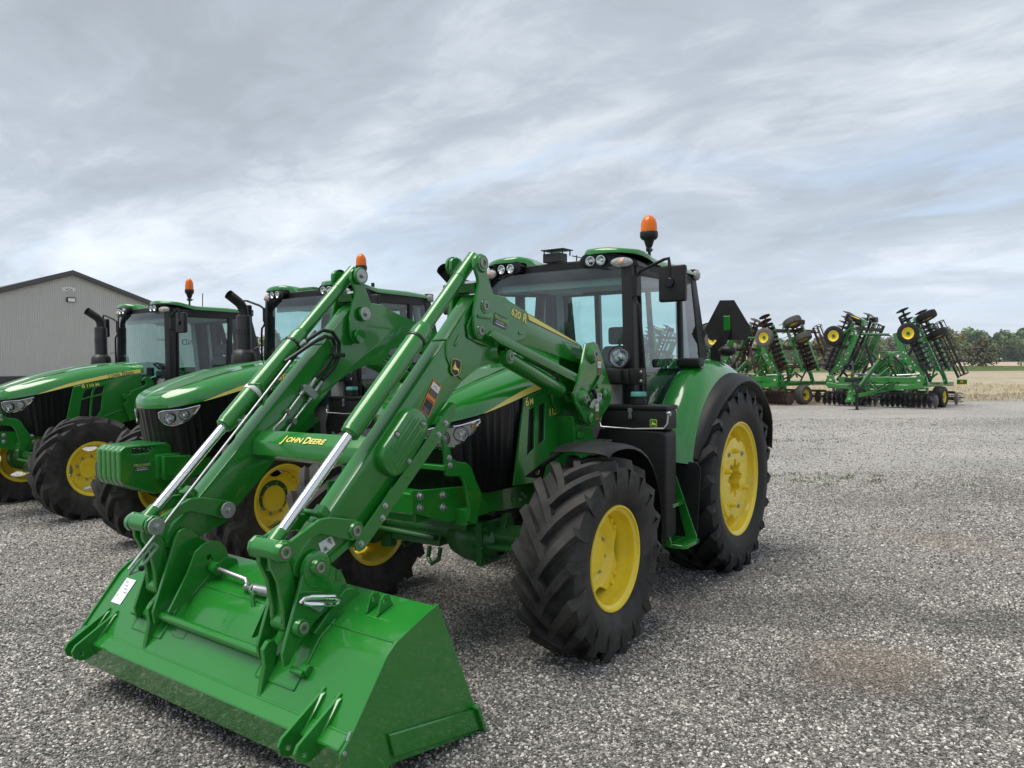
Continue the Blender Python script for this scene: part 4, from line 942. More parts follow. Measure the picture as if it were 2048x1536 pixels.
def side_panel(root, kind):
    """engine side panel with its vents; kind 'two_slot' or 'four_slot'"""
    top = [(x, interp(EDGE, x) - .006) for x in (1.42, 1.7, 2.0, 2.30)]
    outer = top + [(2.432, 1.0), (2.07, .985), (1.85, 1.03), (1.62, 1.10), (1.45, 1.18)]
    for s in (1, -1):
        b = MB()
        if kind == 'two_slot':
            holes = [[(2.278, 1.185), (2.245, 1.500), (2.168, 1.516), (2.185, 1.228)], [(2.135, 1.248), (2.118, 1.524), (2.034, 1.542), (2.056, 1.272)], [(2.30, 1.046), (2.085, 1.112), (2.078, .998)]]
        else:
            holes = [[(2.24, 1.18), (2.205, 1.405), (2.095, 1.432), (2.115, 1.185)], [(2.20, 1.428), (2.17, 1.505), (2.14, 1.535), (2.065, 1.555), (2.088, 1.455)], [(2.085, 1.185), (2.065, 1.435), (1.952, 1.46), (1.965, 1.27), (2.02, 1.19)], [(2.058, 1.46), (2.04, 1.535), (2.01, 1.562), (1.915, 1.582), (1.945, 1.485)]]
        b.holed(outer, holes, s * .446, s * .466); sp_ = b.done('side_panel', 'green_body', root, bev=.004, ang=40)
        b = MB(); b.prism([(2.33, 1.0), (2.28, 1.55), (1.88, 1.60), (1.95, 1.12), (2.05, .99)], s * .425, s * .438); b.done('vent_screen', 'void', sp_)
        b = MB()
        for k in range(34):
            z = 1.19 + k * .0105
            b.bar((2.275, s * .441, z), (1.95, s * .441, z + .045), .003, .003)
        b.done('vent_mesh', 'black_metal', sp_)
        b = MB(); b.tube([(1.95, s * .470, 1.175), (1.75, s * .470, 1.245), (1.5, s * .470, 1.31)], .006, 6); b.tube([(1.98, s * .468, 1.60), (1.47, s * .468, 1.70)], .005, 6); b.done('crease', 'green_body', sp_)
        if kind == 'two_slot':
            b = MB(); b.cyl((2.125, s * .44, 1.048), (2.125, s * .466, 1.05), .014, n=8); b.cyl((2.14, s * .45, 1.035), (2.11, s * .45, 1.062), .010, n=8); b.done('drain_fitting', 'brass', sp_)
            d = (-1, 0, .10) if s > 0 else (1, 0, -.10)
            o = (2.292, s * .4675, 1.527) if s > 0 else (2.19, s * .4675, 1.54)
            for lift, mt, bo in ((.0006, 'decal_black', .060), (.0014, 'decal_yellow', .026)):
                text('lettering', '6', .085, mt, sp_, fr(o, d, (0, 0, 1)), bold=bo, lift=lift); text('lettering', 'M', .060, mt, sp_, fr(o, d, (0, 0, 1)) @ Matrix.Translation((.052, .002, 0)), bold=bo, lift=lift)
            text('lettering', '115', .074, 'decal_yellow', sp_, fr((1.995, s * .4675, 1.440) if s > 0 else (1.90, s * .4675, 1.455), d, (0, 0, 1)), bold=.016, lift=.001)
        else:
            d = (-1, 0, .12) if s > 0 else (1, 0, -.12); o = (2.20, s * .4675, 1.560) if s > 0 else (2.0, s * .4675, 1.59)
            for lift, mt, bo in ((.0006, 'decal_black', .060), (.0014, 'decal_yellow', .026)):
                text('lettering', '6', .075, mt, sp_, fr(o, d, (0, 0, 1)), bold=bo, lift=lift, sx=1.15); text('lettering', '110 M', .055, mt, sp_, fr(o, d, (0, 0, 1)) @ Matrix.Translation((.054, 0, 0)), bold=bo, lift=lift, sx=1.2)
def guard(root):
    """front frame plates, bolts and the brush guard of a loader-ready tractor"""
    for s in (1, -1):
        b = MB(); b.prism([(3.325, .955), (3.33, 1.085), (2.84, 1.045), (2.80, 1.0), (2.57, .90), (2.60, .83), (2.84, .83), (3.02, .845)], s * .346, s * .368); pl = b.done('frame_plate', 'green', root, bev=.003)
        for x, z in ((3.27, 1.045), (3.27, .975), (3.06, 1.02), (3.06, .945), (2.755, .985), (2.735, .915)): bolt((x, s * .368, z), (0, s, 0), .017, .014, pl, 'steel')
        b = MB(); b.prism([(3.184, 1.385), (3.113, 1.31), (3.10, 1.26), (3.05, 1.232), (2.96, 1.215), (2.917, 1.187), (2.87, 1.10), (2.802, .994), (2.875, .82), (2.948, .855), (2.935, .93), (2.955, .998), (2.985, 1.10), (3.03, 1.142), (3.116, 1.15), (3.15, 1.16), (3.165, 1.308)], s * .455, s * .480); gd = b.done('guard_bracket', 'green', root, bev=.004)
        for x, z in ((3.128, 1.262), (3.122, 1.218)): bolt((x, s * .480, z), (0, s, 0), .013, .010, gd, 'steel')
        b = MB(); b.box((2.88, s * .41, .87), (.12, .09, .10)); b.done('guard_spacer', 'green', gd, bev=.004)
    b = MB(); b.box((3.148, 0, 1.205), (.05, .95, .030)); b.done('guard_bar', 'green', root, bev=.004)
    b = MB(); b.box((3.24, 0, 1.0), (.14, .70, .13)); b.box((3.0, 0, .93), (.5, .62, .12)); b.done('front_support', 'green', root, bev=.01)
POSES = [((1.01898732, 7.39810269), -2.17992653), ((-1.63481071, 9.56598372), -2.18669753), ((-4.54857446, 11.87058646), -2.2158244)]
T0 = make_tractor()
for s in (1, -1):
    make_front_wheel(T0, 2.39, s * 1.03, .603, s > 0)
T2 = dup(T0); T3 = dup(T0)
for t, (p, a) in zip((T0, T2, T3), POSES): t.location = (p[0], p[1], 0); t.rotation_euler = (0, 0, a)
T0['label'] = 'green tractor carrying the front loader, black toolbox by its door'
T2['label'] = 'green tractor with suitcase weights on its nose, partly behind the loader'
T3['label'] = 'green tractor nearest the grey barn, amber beacon above its cab'
for t in (T0, T2, T3): t['group'] = 'green tractors parked in a row'
# ---- loader tractor: cast rear wheels, slotted panels, front mudguards, toolbox, lamps, slow sign
for s in (1, -1):
    rw = make_rear_wheel(T0, 0, s * .96, .793, s > 0, True)
    if s > 0: arc_text(rw, 'TRACTOR 70', .615, .052, .2565, R(95), .085, 'rubber_print'); arc_text(rw, '520/70R38', .615, .050, .2565, R(-20), .08, 'rubber_print')
for fw in [o for o in T0.children if o.name.startswith('front_wheel') and o.location.y > 0]:
    arc_text(fw, 'Continental', .440, .064, .2055, R(62), .098, 'rubber_print'); arc_text(fw, '420/70R24', .445, .052, .2055, R(-40), .105, 'rubber_print')
side_panel(T0, 'two_slot'); guard(T0)
FP = [(2.53, 1.268), (2.47, 1.296), (2.38, 1.308), (2.26, 1.308), (2.14, 1.292), (2.03, 1.258), (1.93, 1.205), (1.845, 1.13), (1.775, 1.03), (1.725, .92), (1.695, .80), (1.682, .68), (1.688, .58), (1.705, .50)]
b = MB(); rows = []
for i, (x, z) in enumerate(FP):
    a = Vector(FP[max(0, i - 1)]); c = Vector(FP[min(len(FP) - 1, i + 1)]); d = (c - a).normalized(); n = Vector((d.y, -d.x)); fk = max(0, 1 - i / 3)
    rows.append([(x + n.x * o + fk * (.05 - .16 * (y - .83)), y, z + n.y * o) for y, o in ((.83, -.028), (.85, -.006), (1.0, .006), (1.14, .0), (1.205, -.014), (1.215, -.032))])
fm = b.loft(rows).done('front_mudguard', 'plastic', T0, ang=50, thick=.006)
b = MB(); b.tube([(2.40, .62, .95), (2.43, .70, 1.16), (2.38, .84, 1.27), (2.2, 1.0, 1.26)], .018, 8); b.box((2.2, .98, 1.305), (.18, .10, .012)); b.done('bracket', 'plastic_gloss', fm)
mir(fm)
b = MB(); b.box((1.21, .80, 1.385), (.20, .53, .145)); tb = b.done('toolbox', 'plastic', T0, bev=.012, seg=2)
MB().box((1.21, .80, 1.475), (.215, .545, .035)).done('lid', 'plastic', tb, bev=.010, seg=2)
b = MB(); b.box((1.317, .775, 1.455), (.012, .034, .030)); b.box((1.317, .775, 1.425), (.010, .020, .05)); b.tube([(1.318, .765, 1.42), (1.322, .765, 1.39), (1.322, .785, 1.39), (1.318, .785, 1.42)], .003, 6); b.done('latch', 'zinc', tb)
deer_badge('emblem', tb, fr((1.3115, .965, 1.36), (0, 1, 0), (0, 0, 1)), .058, .062, 'green', 'decal_yellow', 'decal_yellow', square=True)
b = MB(); b.tube([(1.31, .525, 1.40), (1.318, .515, 1.35), (1.335, .535, 1.318), (1.335, .80, 1.312), (1.335, 1.055, 1.325), (1.318, 1.078, 1.36), (1.30, 1.078, 1.43)], .007, 8); b.cyl((1.29, 1.065, 1.435), (1.29, 1.092, 1.435), .018, n=14); b.done('carry_handle', 'zinc', tb)
b = MB(); b.box((1.245, .70, 1.71), (.05, .32, .125)); b.box((1.275, .70, 1.71), (.03, .10, .12)); b.box((1.285, .62, 1.715), (.09, .16, .11)); lb = b.done('lamp_bracket', 'plastic', T0, bev=.012, seg=2)
for z in (1.745, 1.675): bolt((1.270, .845, z), (1, 0, 0), .008, .006, lb, 'zinc')
b = MB(); c = Vector((1.27, .665, 1.865)); n = Vector((.95, .18, .05)).normalized(); b.lathe([(-.075, .03), (-.06, .055), (-.01, .084), (.02, .086), (.026, .083), (.022, .074)], c, n, 36); b.cyl((1.27, .665, 1.765), (1.27, .665, 1.80), .02, n=10); b.cyl(c + Vector((0, 0, .086)), c + Vector((0, 0, .098)), .008, n=8); wl = b.done('flood_lamp', 'plastic', T0, ang=40)
b = MB(); b.lathe([(.020, .075), (-.005, .062), (-.025, .035), (-.03, .02), (.0, .018), (.004, 0)], c, n, 36); b.done('reflector', 'reflector', wl, ang=25)
b = MB(); b.lathe([(.022, .076), (.026, .04), (.027, 0)], c, n, 36); b.done('lens', 'lens', wl)
beacon(T0, (.87, .735, 2.63), 2.825, .070, .135)
# antenna box on the roof bar, whip aerial
b = MB(); b.box((1.10, -.02, 2.70), (.12, .17, .075)); ant = b.done('antenna_box', 'black_metal', T0, bev=.004)
b = MB(); b.box((1.10, .0, 2.765), (.16, .22, .008)); b.box((1.10, .0, 2.765), (.10, .15, .012))
for dx in (-.06, .06):
    for dy in (-.09, .09): b.cyl((1.10 + dx, dy, 2.72), (1.10 + dx, dy, 2.765), .006)
b.tube([(1.02, .1, 2.72), (1.0, .18, 2.70), (1.05, .25, 2.66)], .005, 6); b.done('bracket', 'black_metal', ant)
MB().cyl((1.12, .20, 2.64), (1.12, .20, 2.705), .005).done('whip_aerial', 'black_metal', T0)
b = MB(); x = -.62; b.prism([(.785, 2.41), (.925, 2.405), (1.09, 2.125), (1.045, 2.02), (.68, 2.03), (.63, 2.13)], x - .003, x + .003, 'x'); sm = b.done('slow_vehicle_sign', 'black_metal', T0)
b = MB(); b.box((x + .012, .858, 2.18), (.014, .062, .15)); b.done('bracket', 'green', sm, bev=.002)
b = MB(); b.prism([(.84, 2.12), (.90, 2.12), (.86, 2.0), (.80, 1.93), (.80, 1.78), (.70, 1.78), (.70, 1.95), (.76, 2.02)], x + .004, x + .028, 'x'); b.done('stalk', 'plastic', sm)
b = MB(); b.ball((-.50, .90, 1.92), .07, 16, 10, (1.0, 1.2, .8)); b.done('rear_lamp', 'plastic', T0)
# ---- weighted tractor
for o in T2.children:
    if o.name.startswith('front_wheel'): o.location.y = .99 if o.location.y > 0 else -.90
for t in (T2, T3):
    for s in (1, -1): make_rear_wheel(t, 0, s * .96, .793, s > 0)
    side_panel(t, 'four_slot')
kids = set(T2.children)
b = MB(); b.box((3.0, 0, .92), (.42, .56, .22)); b.holed([(2.86, .80), (3.17, .80), (3.17, 1.01), (2.86, 1.01)], [[(2.95, .845), (3.13, .845), (3.13, .965), (2.95, .965)]], .24, .33); b.prism([(2.5, .86), (2.9, .82), (2.9, .98), (2.5, .96)], -.33, .33); b.done('weight_bracket', 'green', T2, bev=.012, seg=2)
for k in range(5):
    y1 = .225 - k * .082; b = MB()
    out = [(3.06, .70), (3.20, .672), (3.49, .79), (3.52, .84), (3.52, 1.09), (3.47, 1.128), (3.10, 1.135), (3.03, 1.10), (3.005, 1.03), (3.10, 1.02), (3.10, .80), (3.02, .79), (3.02, .70)]
    b.holed(out, [[(3.23, 1.065), (3.27, 1.055), (3.38, 1.055), (3.42, 1.065), (3.42, 1.095), (3.38, 1.105), (3.27, 1.105), (3.23, 1.095)]], y1 - .072, y1)
    wt = b.done('suitcase_weight', 'green', T2, bev=.014, seg=3, ang=50)
    if k == 0:
        dealer(wt, fr((3.325, y1 + .001, .935), (-1, 0, 0), (0, 0, 1)), .14)
        b = MB(); b.cyl((3.215, y1 - .01, .985), (3.215, y1 + .012, .985), .014, n=14); b.box((3.215, y1 + .002, 1.0), (.07, .006, .14)); b.done('lock_pad', 'green', wt, bev=.003)
for o in T2.children:
    if o not in kids: o.location.x -= .125
b = MB(); b.cyl((.55, .45, 2.70), (.55, .45, 2.76), .02); 
b.done('whip_aerial', 'plastic', T2)
beacon(T2, (1.0, .735, 2.63), 2.84, .060, .13)
# toolbox and round lamp as on the loader tractor
for o in (tb, wl, lb, sm): dup(o, T2)
MB().box((1.10, -.02, 2.68), (.10, .26, .03)).done('antenna_box', 'green', T2, bev=.006)
# ---- barn-side tractor
guard(T3); beacon(T3, (.86, .735, 2.63), 2.845, .058, .155)
MB().tube([(.10, -.2, 2.66), (.09, -.2, 2.95)], .007, 6).done('whip_aerial', 'black_metal', T3)
for s in (1, -1):
    b = MB(); b.prism([(1.44, 1.655), (1.40, 1.69), (1.33, 1.675), (1.28, 1.62), (1.285, 1.50), (1.335, 1.42), (1.36, 1.2), (1.62, 1.10), (1.70, 1.34), (1.655, 1.36), (1.66, 1.395), (1.70, 1.40), (1.714, 1.459), (1.68, 1.475), (1.66, 1.45), (1.60, 1.47), (1.60, 1.50), (1.445, 1.555), (1.41, 1.57), (1.39, 1.61), (1.41, 1.64), (1.44, 1.63)], s * .49, s * .52); bk = b.done('loader_mount', 'green', T3, bev=.004)
    MB().cyl((1.40, s * .50, 1.49), (1.40, s * .535, 1.49), .022, n=14).done('pin', 'void', bk)
text('window_lettering', 'TRULAND', .060, 'decal_slate', T3, fr((.395, -.772, 2.225), (1, 0, 0), (0, 0, 1)), bold=.01, align='CENTER')
text('window_lettering', 'LAND', .13, 'decal_slate', T3, fr((-.06, -.79, 2.17), (1, 0, 0), (0, 0, 1)), bold=.01, align='CENTER')
# ---------------------------------------------------------------- front loader and bucket
LD = thing('front_loader', 'green front loader with twin bent arms and a wide bucket resting on gravel', 'loader', (POSES[0][0][0], POSES[0][0][1], 0), POSES[0][1])
def plate(pts, y0, y1, name, parent, mt='green', bev=.003, holes=()):
    return MB().holed(pts, list(holes), y0, y1).done(name, mt, parent, bev=bev, ang=40)
def boss(p, y0, y1, r, parent, name='pivot_pin', collar=True):
    """pin with a grey end washer, set in a green collar"""
    b = MB(); x, z = p
    if collar: b.lathe([(max(y0, y1 - .05), r * 1.25), (y1 - .018, r * 1.25), (y1 - .010, r * 1.12), (y1 - .004, r * 1.05), (y1 - .004, 0)], (x, 0, z), (0, 1, 0), 24)
    c = b.done('pin_collar', 'green', parent, ang=35) if collar else None
    b = MB(); b.lathe([(y1 - .02, r * .74), (y1 + .001, r * .74), (y1 + .003, r * .66), (y1 + .002, r * .36), (y1 - .010, r * .34), (y1 - .010, 0)], (x, 0, z), (0, 1, 0), 24); return b.done(name, 'pin', parent, ang=30)
ARM = [(3.245, 1.968), (3.275, 1.942), (3.58, 1.648), (3.84, 1.399), (4.157, 1.098), (4.31, .975), (4.365, .90), (4.36, .855), (4.31, .835), (4.158, .873), (3.997, .922), (3.912, 1.005), (3.761, 1.134), (3.438, 1.441), (3.20, 1.655), (3.122, 1.712), (3.03, 1.762), (2.943, 1.795), (2.848, 1.816), (2.735, 1.818), (2.66, 1.862), (2.63, 1.925), (2.58, 1.955), (2.25, 1.905), (1.88, 1.838), (1.74, 1.815), (1.69, 1.83), (1.675, 1.885), (1.70, 1.945), (1.78, 1.975), (2.27, 2.116), (2.46, 2.165), (2.64, 2.215), (2.70, 2.245), (2.86, 2.25), (2.975, 2.235)]
def build_arm():
    arm = MB().prism(ARM, .465, .575).done('loader_arm', 'green', LD, bev=.008, seg=2, ang=40)
    plate([(3.248, 1.955), (3.262, 1.93), (3.262, 1.85), (3.21, 1.775), (3.13, 1.728), (3.03, 1.766), (2.95, 1.80), (2.92, 1.90), (3.00, 1.95), (3.09, 1.98), (3.10, 2.05), (3.04, 2.13), (3.00, 2.215)], .575, .583, 'knee_plate', arm)
    plate([(2.452, 2.160), (2.64, 2.212), (2.70, 2.240), (2.86, 2.246), (2.92, 2.20), (3.035, 2.11), (3.086, 2.04), (3.075, 1.972), (3.0, 1.948), (2.88, 1.922), (2.79, 1.920), (2.62, 1.955), (2.50, 1.975), (2.45, 2.02)], .5832, .594, 'knee_plate', arm)
    b = MB(); b.box((2.53, .596, 2.015), (.05, .006, .02)); b.box((3.17, .586, 1.955), (.02, .006, .075), Matrix.Rotation(R(-38), 3, 'Y')); b.done('slot', 'green', arm, bev=.004, seg=2)
    b = MB(); b.tube([(3.262, .578, 1.86), (3.264, .58, 1.93), (3.25, .578, 1.957)], .006, 6); b.tube([(3.258, .47, 1.958), (3.258, .575, 1.958)], .007, 6); b.done('weld', 'green', arm)
    # upper knuckle, three pins
    K = [(3.040, 2.440), (3.020, 2.462), (2.981, 2.470), (2.942, 2.462), (2.915, 2.430), (2.918, 2.385), (2.912, 2.345), (2.880, 2.29), (2.855, 2.245), (2.872, 2.16), (2.925, 2.115), (2.94, 2.055), (2.945, 1.985), (2.975, 1.962), (3.015, 1.965), (3.045, 1.995), (3.055, 2.05), (3.050, 2.14), (3.030, 2.22), (3.005, 2.28), (3.012, 2.33), (3.042, 2.385)]
    kn = plate(K, .598, .622, 'knuckle', LD, bev=.006); plate(K, .418, .442, 'knuckle', LD, bev=.006)
    b = MB(); b.prism([(3.02, 2.30), (2.90, 2.33), (2.87, 2.25), (3.0, 2.25)], .45, .59); b.done('knuckle_web', 'green', kn)
    for p, r, y1 in (((2.975, 2.418), .046, .640), ((2.945, 2.165), .040, .632), ((2.992, 2.014), .036, .632)):
        boss(p, .40, y1, r, kn); b = MB(); b.lathe([(-y1 + .64, .0), (-.0, r * 1.2), (.02, r * 1.25)], (p[0], .385, p[1]), (0, 1, 0), 24); b.done('pin_collar', 'green', kn)
    b = MB(); b.prism([(2.89, 2.13), (2.87, 2.10), (2.90, 2.085), (3.02, 2.09), (3.03, 2.11)], .618, .630); b.done('rib', 'green', kn, bev=.005, seg=2)
    # tilt cylinder
    p1 = Vector((2.975, .52, 2.418)); p4 = Vector((4.453, .52, .995)); d = (p4 - p1).normalized(); L = (p4 - p1).length
    b = MB(); b.cyl(p1 - d * .075, p1 + d * .60, .040, n=28); b.lathe([(.56, .044), (.60, .054), (1.33, .054), (1.345, .050), (1.36, .050), (1.37, .040), (1.37, .028)], p1, d, 32); b.lathe([(.12, .043), (.13, .043)], p1, d, 28)
    tc = b.done('tilt_cylinder', 'green', LD, ang=35)
    b = MB(); b.cyl(p1 + d * 1.36, p4 - d * .03, .0265, n=24); b.done('piston_rod', 'chrome', tc)
    b = MB(); b.lathe([(.655, .0555), (.657, .059), (.672, .059), (.674, .0555)], p1, d, 32); b.box(p1 + d * .665 + Vector((-.03, .03, .05)), (.03, .02, .025)); b.done('strap', 'hose', tc)
    side = d.cross(Vector((0, 1, 0))).normalized(); side = side if side.z < 0 else -side
    q = p1 + side * .045 + Vector((0, -.045, 0))
    b = MB(); b.tube([q + d * (.5 + .05 * i) for i in range(16)], .011, 8); b.done('hose', 'hose', tc)
    b = MB(); b.tube([q + d * 1.24, q + d * 1.31], .014, 8); b.tube([q + d * 1.28, q + d * 1.30 - side * .03], .012, 8); b.done('hose_fitting', 'zinc', tc)
    b = MB(); b.cyl((4.453, .445, .995), (4.453, .595, .995), .047, n=24); b.cyl(p4 - d * .10, p4 - d * .02, .036, n=20); b.done('rod_eye', 'green', tc, ang=40)
    # bent levers carrying the cylinder end
    TL = [(4.490, 1.025), (4.455, 1.048), (4.41, 1.035), (4.316, 1.073), (4.239, 1.104), (4.175, 1.102), (4.018, 1.062), (3.975, 1.045), (3.962, 1.008), (3.985, .972), (4.03, .962), (4.10, .985), (4.24, 1.032), (4.305, 1.025), (4.392, .962), (4.44, .940), (4.485, .955), (4.50, .99)]
    lv = plate(TL, .600, .622, 'bent_lever', LD, bev=.004); plate(TL, .418, .440, 'bent_lever', LD, bev=.004)
    boss((4.027, 1.010), .40, .640, .036, lv); boss((4.455, .993), .40, .640, .038, lv)
    LK = [(4.488, 1.02), (4.43, 1.03), (4.405, .97), (4.362, .88), (4.340, .76), (4.328, .66), (4.350, .605), (4.395, .600), (4.418, .63), (4.420, .72), (4.445, .85), (4.485, .93)]
    lk = plate(LK, .545, .572, 'link', LD, bev=.004); plate(LK, .468, .495, 'link', LD, bev=.004)
    b = MB(); b.box((4.43, .52, .905), (.05, .08, .03)); b.done('link_web', 'green', lk, bev=.004); b = MB(); b.cyl((4.372, .47, .642), (4.372, .57, .642), .048, n=20); b.box((4.385, .52, .735), (.03, .06, .14)); b.done('link_boss', 'green', lk, bev=.004)
    # bucket carrier plates
    CP = [(4.273, .950), (4.305, .940), (4.33, .905), (4.40, .715), (4.466, .540), (4.455, .478), (4.430, .480), (4.388, .539), (4.275, .635), (4.135, .700), (4.068, .715), (4.085, .775), (4.108, .824), (4.188, .883), (4.238, .935)]
    cp = plate(CP, .598, .618, 'carrier_plate', LD, bev=.003); plate(CP, .422, .442, 'carrier_plate', LD, bev=.003)
    b = MB(); b.lathe([(.60, .085), (.622, .082), (.626, .07), (.626, 0)], (4.262, 0, .872), (0, 1, 0), 28); b.done('boss_plate', 'green', cp, ang=30)
    boss((4.271, .888), .40, .655, .034, cp); boss((4.370, .634), .40, .650, .036, cp)
    flat('slot', [(rect(-.018, -.028, .018, .028), 'green_cast', 1), (rect(-.010, -.020, .010, .020), 'green', 2)], cp, fr((4.135, .6185, .815), (-1, 0, -.1), (0, 0, 1)))
    flat('slot', [(rect(-.018, -.018, .018, .018), 'green_cast', 1)], cp, fr((4.10, .6185, .745), (-1, 0, 0), (0, 0, 1)))
    C2 = [(4.169, .870), (4.128, .862), (4.088, .817), (4.065, .738), (4.20, .685), (4.228, .647), (4.308, .578), (4.409, .545), (4.43, .55), (4.317, .728), (4.27, .83), (4.22, .862)]
    c2 = plate(C2, .335, .349, 'carrier_plate', LD, holes=[circ(4.19, .785, .016), circ(4.20, .735, .016), circ(4.17, .77, .006, 8), circ(4.155, .735, .006, 8)])
    b = MB(); b.prism([(4.25, .90), (4.33, .82), (4.30, .74), (4.20, .82)], .443, .597); b.done('carrier_web', 'green', cp, bev=.004)
    b = MB(); b.prism([(4.16, 1.045), (4.20, 1.08), (4.33, .95), (4.37, .87), (4.30, .86)], .47, .57); b.done('stop_block', 'green_cast', LD, bev=.01)
    b = MB(); b.box((4.17, .545, 1.12), (.05, .06, .05), Matrix.Rotation(R(45), 3, 'Y')); b.box((4.20, .52, 1.115), (.02, .10, .04), Matrix.Rotation(R(45), 3, 'Y')); b.done('rod_guide', 'green', arm, bev=.004)
    b = MB(); b.bar((4.15, .58, .885), (3.98, .58, .965), .01, .03); b.done('weld', 'green', arm)
    # leveling link above the lift cylinder
    lr = MB().prism([(2.955, 1.985), (2.925, 2.018), (2.88, 2.012), (1.90, 1.735), (1.775, 1.742), (1.745, 1.705), (1.765, 1.665), (1.85, 1.655), (2.86, 1.945)], .628, .664).done('leveling_link', 'green', LD, bev=.006, seg=2)
    boss((1.775, 1.702), .60, .672, .022, lr, collar=False)
    # lift cylinder
    a = Vector((2.735, .60, 1.862)); c = Vector((1.884, .60, 1.570)); d2 = (c - a).normalized(); L2 = (c - a).length
    b = MB(); b.lathe([(-.02, .03), (0, .045), (.04, .053), (L2 - .20, .053), (L2 - .185, .048), (L2 - .18, .03)], a, d2, 28); b.cyl((2.735, .545, 1.862), (2.735, .655, 1.862), .044, n=22); b.cyl((1.884, .56, 1.57), (1.884, .64, 1.57), .04, n=20); lc = b.done('lift_cylinder', 'green', LD, ang=35)
    b = MB(); b.cyl(a + d2 * (L2 - .2), c, .024, n=18); b.done('piston_rod', 'chrome', lc)
    boss((2.735, 1.862), .55, .664, .032, lc)
    b = MB(); b.lathe([(.575, .075), (.60, .06), (.61, .045)], (2.765, 0, 1.90), (0, 1, 0), 24); b.done('pin_collar', 'green', arm)
    b = MB(); b.tube([(2.5, .60, 1.855), (2.2, .62, 1.755), (2.12, .62, 1.72)], .011, 8); b.tube([(2.12, .62, 1.72), (2.10, .62, 1.69)], .014, 8); b.done('hose', 'hose', lc)
    # mast tower on the tractor frame
    TW = [(1.82, 1.955), (1.70, 1.972), (1.644, 1.955), (1.593, 1.885), (1.489, 1.707), (1.432, 1.62), (1.428, 1.56), (1.464, 1.50), (1.626, 1.395), (1.70, 1.355), (1.765, 1.358), (1.841, 1.404), (1.975, 1.535), (1.985, 1.60), (1.957, 1.66), (1.896, 1.763)]
    tw = plate(TW, .655, .678, 'mast', LD, bev=.004); plate(TW, .470, .492, 'mast', LD, bev=.004)
    for p, r in (((1.74, 1.878), .044), ((1.882, 1.570), .036)):
        b = MB(); b.lathe([(.67, r * 1.7), (.70, r * 1.3), (.708, r * 1.1)], (p[0], 0, p[1]), (0, 1, 0), 28); b.done('pin_collar', 'green', tw); boss(p, .46, .716, r, tw)
    for p, r in (((1.556, 1.588), .038), ((1.772, 1.419), .036)):
        b = MB(); b.lathe([(.67, r * 1.1), (.694, r * 1.08), (.70, r * .8), (.70, 0)], (p[0], 0, p[1]), (0, 1, 0), 20); b.done('bolt_head', 'green', tw, ang=35)
    b = MB(); b.prism([(1.62, 1.38), (1.88, 1.44), (1.86, 1.22), (1.80, .84), (1.58, .84), (1.56, 1.25)], .36, .60); b.prism([(1.55, 1.45), (1.66, 1.85), (1.60, 1.85), (1.47, 1.6)], .494, .652); b.box((1.72, .45, .90), (.5, .22, .2)); b.box((1.80, .61, 1.30), (.08, .03, .06)); b.done('mast_post', 'green', LD, bev=.008)
    b = MB(); b.prism([(1.575, 1.715), (1.63, 1.735), (1.83, 1.56), (1.80, 1.535)], .685, .697); b.cyl((1.70, .69, 1.648), (1.70, .715, 1.648), .018, n=12); b.done('lock_lever', 'green', tw, bev=.003)
    b = MB(); b.prism([(1.66, 1.585), (1.70, 1.60), (1.80, 1.535), (1.825, 1.50), (1.80, 1.485), (1.76, 1.50), (1.64, 1.555)], .70, .712); b.done('latch_plate', 'zinc', tw, bev=.003)
    b = MB(); b.tube([(1.745, .715, 1.565), (1.80, .722, 1.62), (1.815, .722, 1.635)], [.012, .017, .012], 10); b.done('grip', 'plastic', tw)
    for x, z in ((1.68, 1.585), (1.73, 1.54)): bolt((x, .712, z), (0, 1, 0), .010, .008, tw, 'steel')
    # parking stand
    d3 = Vector((3.978 - 3.317, 0, .935 - 1.488)).normalized(); n3 = Vector((-d3.z, 0, d3.x)); n3 = n3 if n3.z > 0 else -n3
    c0 = Vector((3.317, 0, 1.488)); c1 = Vector((3.978, 0, .935)); hw = .040
    pt = [c0 - d3 * .135 + n3 * .03, c0 - d3 * .02 + n3 * hw, c1 + n3 * hw, c1 + d3 * .03 + n3 * .025, c1 + d3 * .042, c1 + d3 * .03 - n3 * .025, c1 - n3 * hw, c0 - n3 * hw, c0 - d3 * .06 - n3 * .03, c0 - d3 * .14 + n3 * .01]
    sl = plate([(p.x, p.z) for p in pt], .602, .612, 'stand_leg', LD, bev=.002)
    b = MB(); b.prism([(p.x, p.z) for p in (c0 - d3 * .14 + n3 * .03, c0 + n3 * hw - d3 * .02, c0 + n3 * (hw - .008) - d3 * .02, c0 - d3 * .14 + n3 * .022)], .565, .602); b.bar(c1 - d3 * .65 - n3 * .036 + Vector((0, .585, 0)), c1 - d3 * .1 - n3 * .036 + Vector((0, .585, 0)), .03, .006, n3); b.done('flange', 'green', sl, bev=.001)
    for x, z in ((3.317, 1.488), (3.38, 1.428), (3.807, 1.097), (3.827, 1.037), (3.978, .935)): bolt((x, .612, z), (0, 1, 0), .011, .010, sl, 'steel')
    b = MB()
    for t in (.15, .28, .42, .62, .64): p = c0 + d3 * t; b.cyl((p.x, .612, p.z), (p.x, .6130, p.z), .004, n=8)
    b.done('hole', 'void', sl)
    # pressed oval cover
    d4 = Vector((.72, 0, -.69)).normalized(); n4 = Vector((.69, 0, .72)).normalized(); cc = Vector((3.652, 0, 1.412))
    def cap(rad, L, N=14): return [(cc + d4 * ((L - rad) * (1 if math.cos(a) >= 0 else -1) + rad * math.cos(a)) + n4 * rad * math.sin(a)) for a in [2 * math.pi * i / (2 * N) + 1e-4 for i in range(2 * N)]]
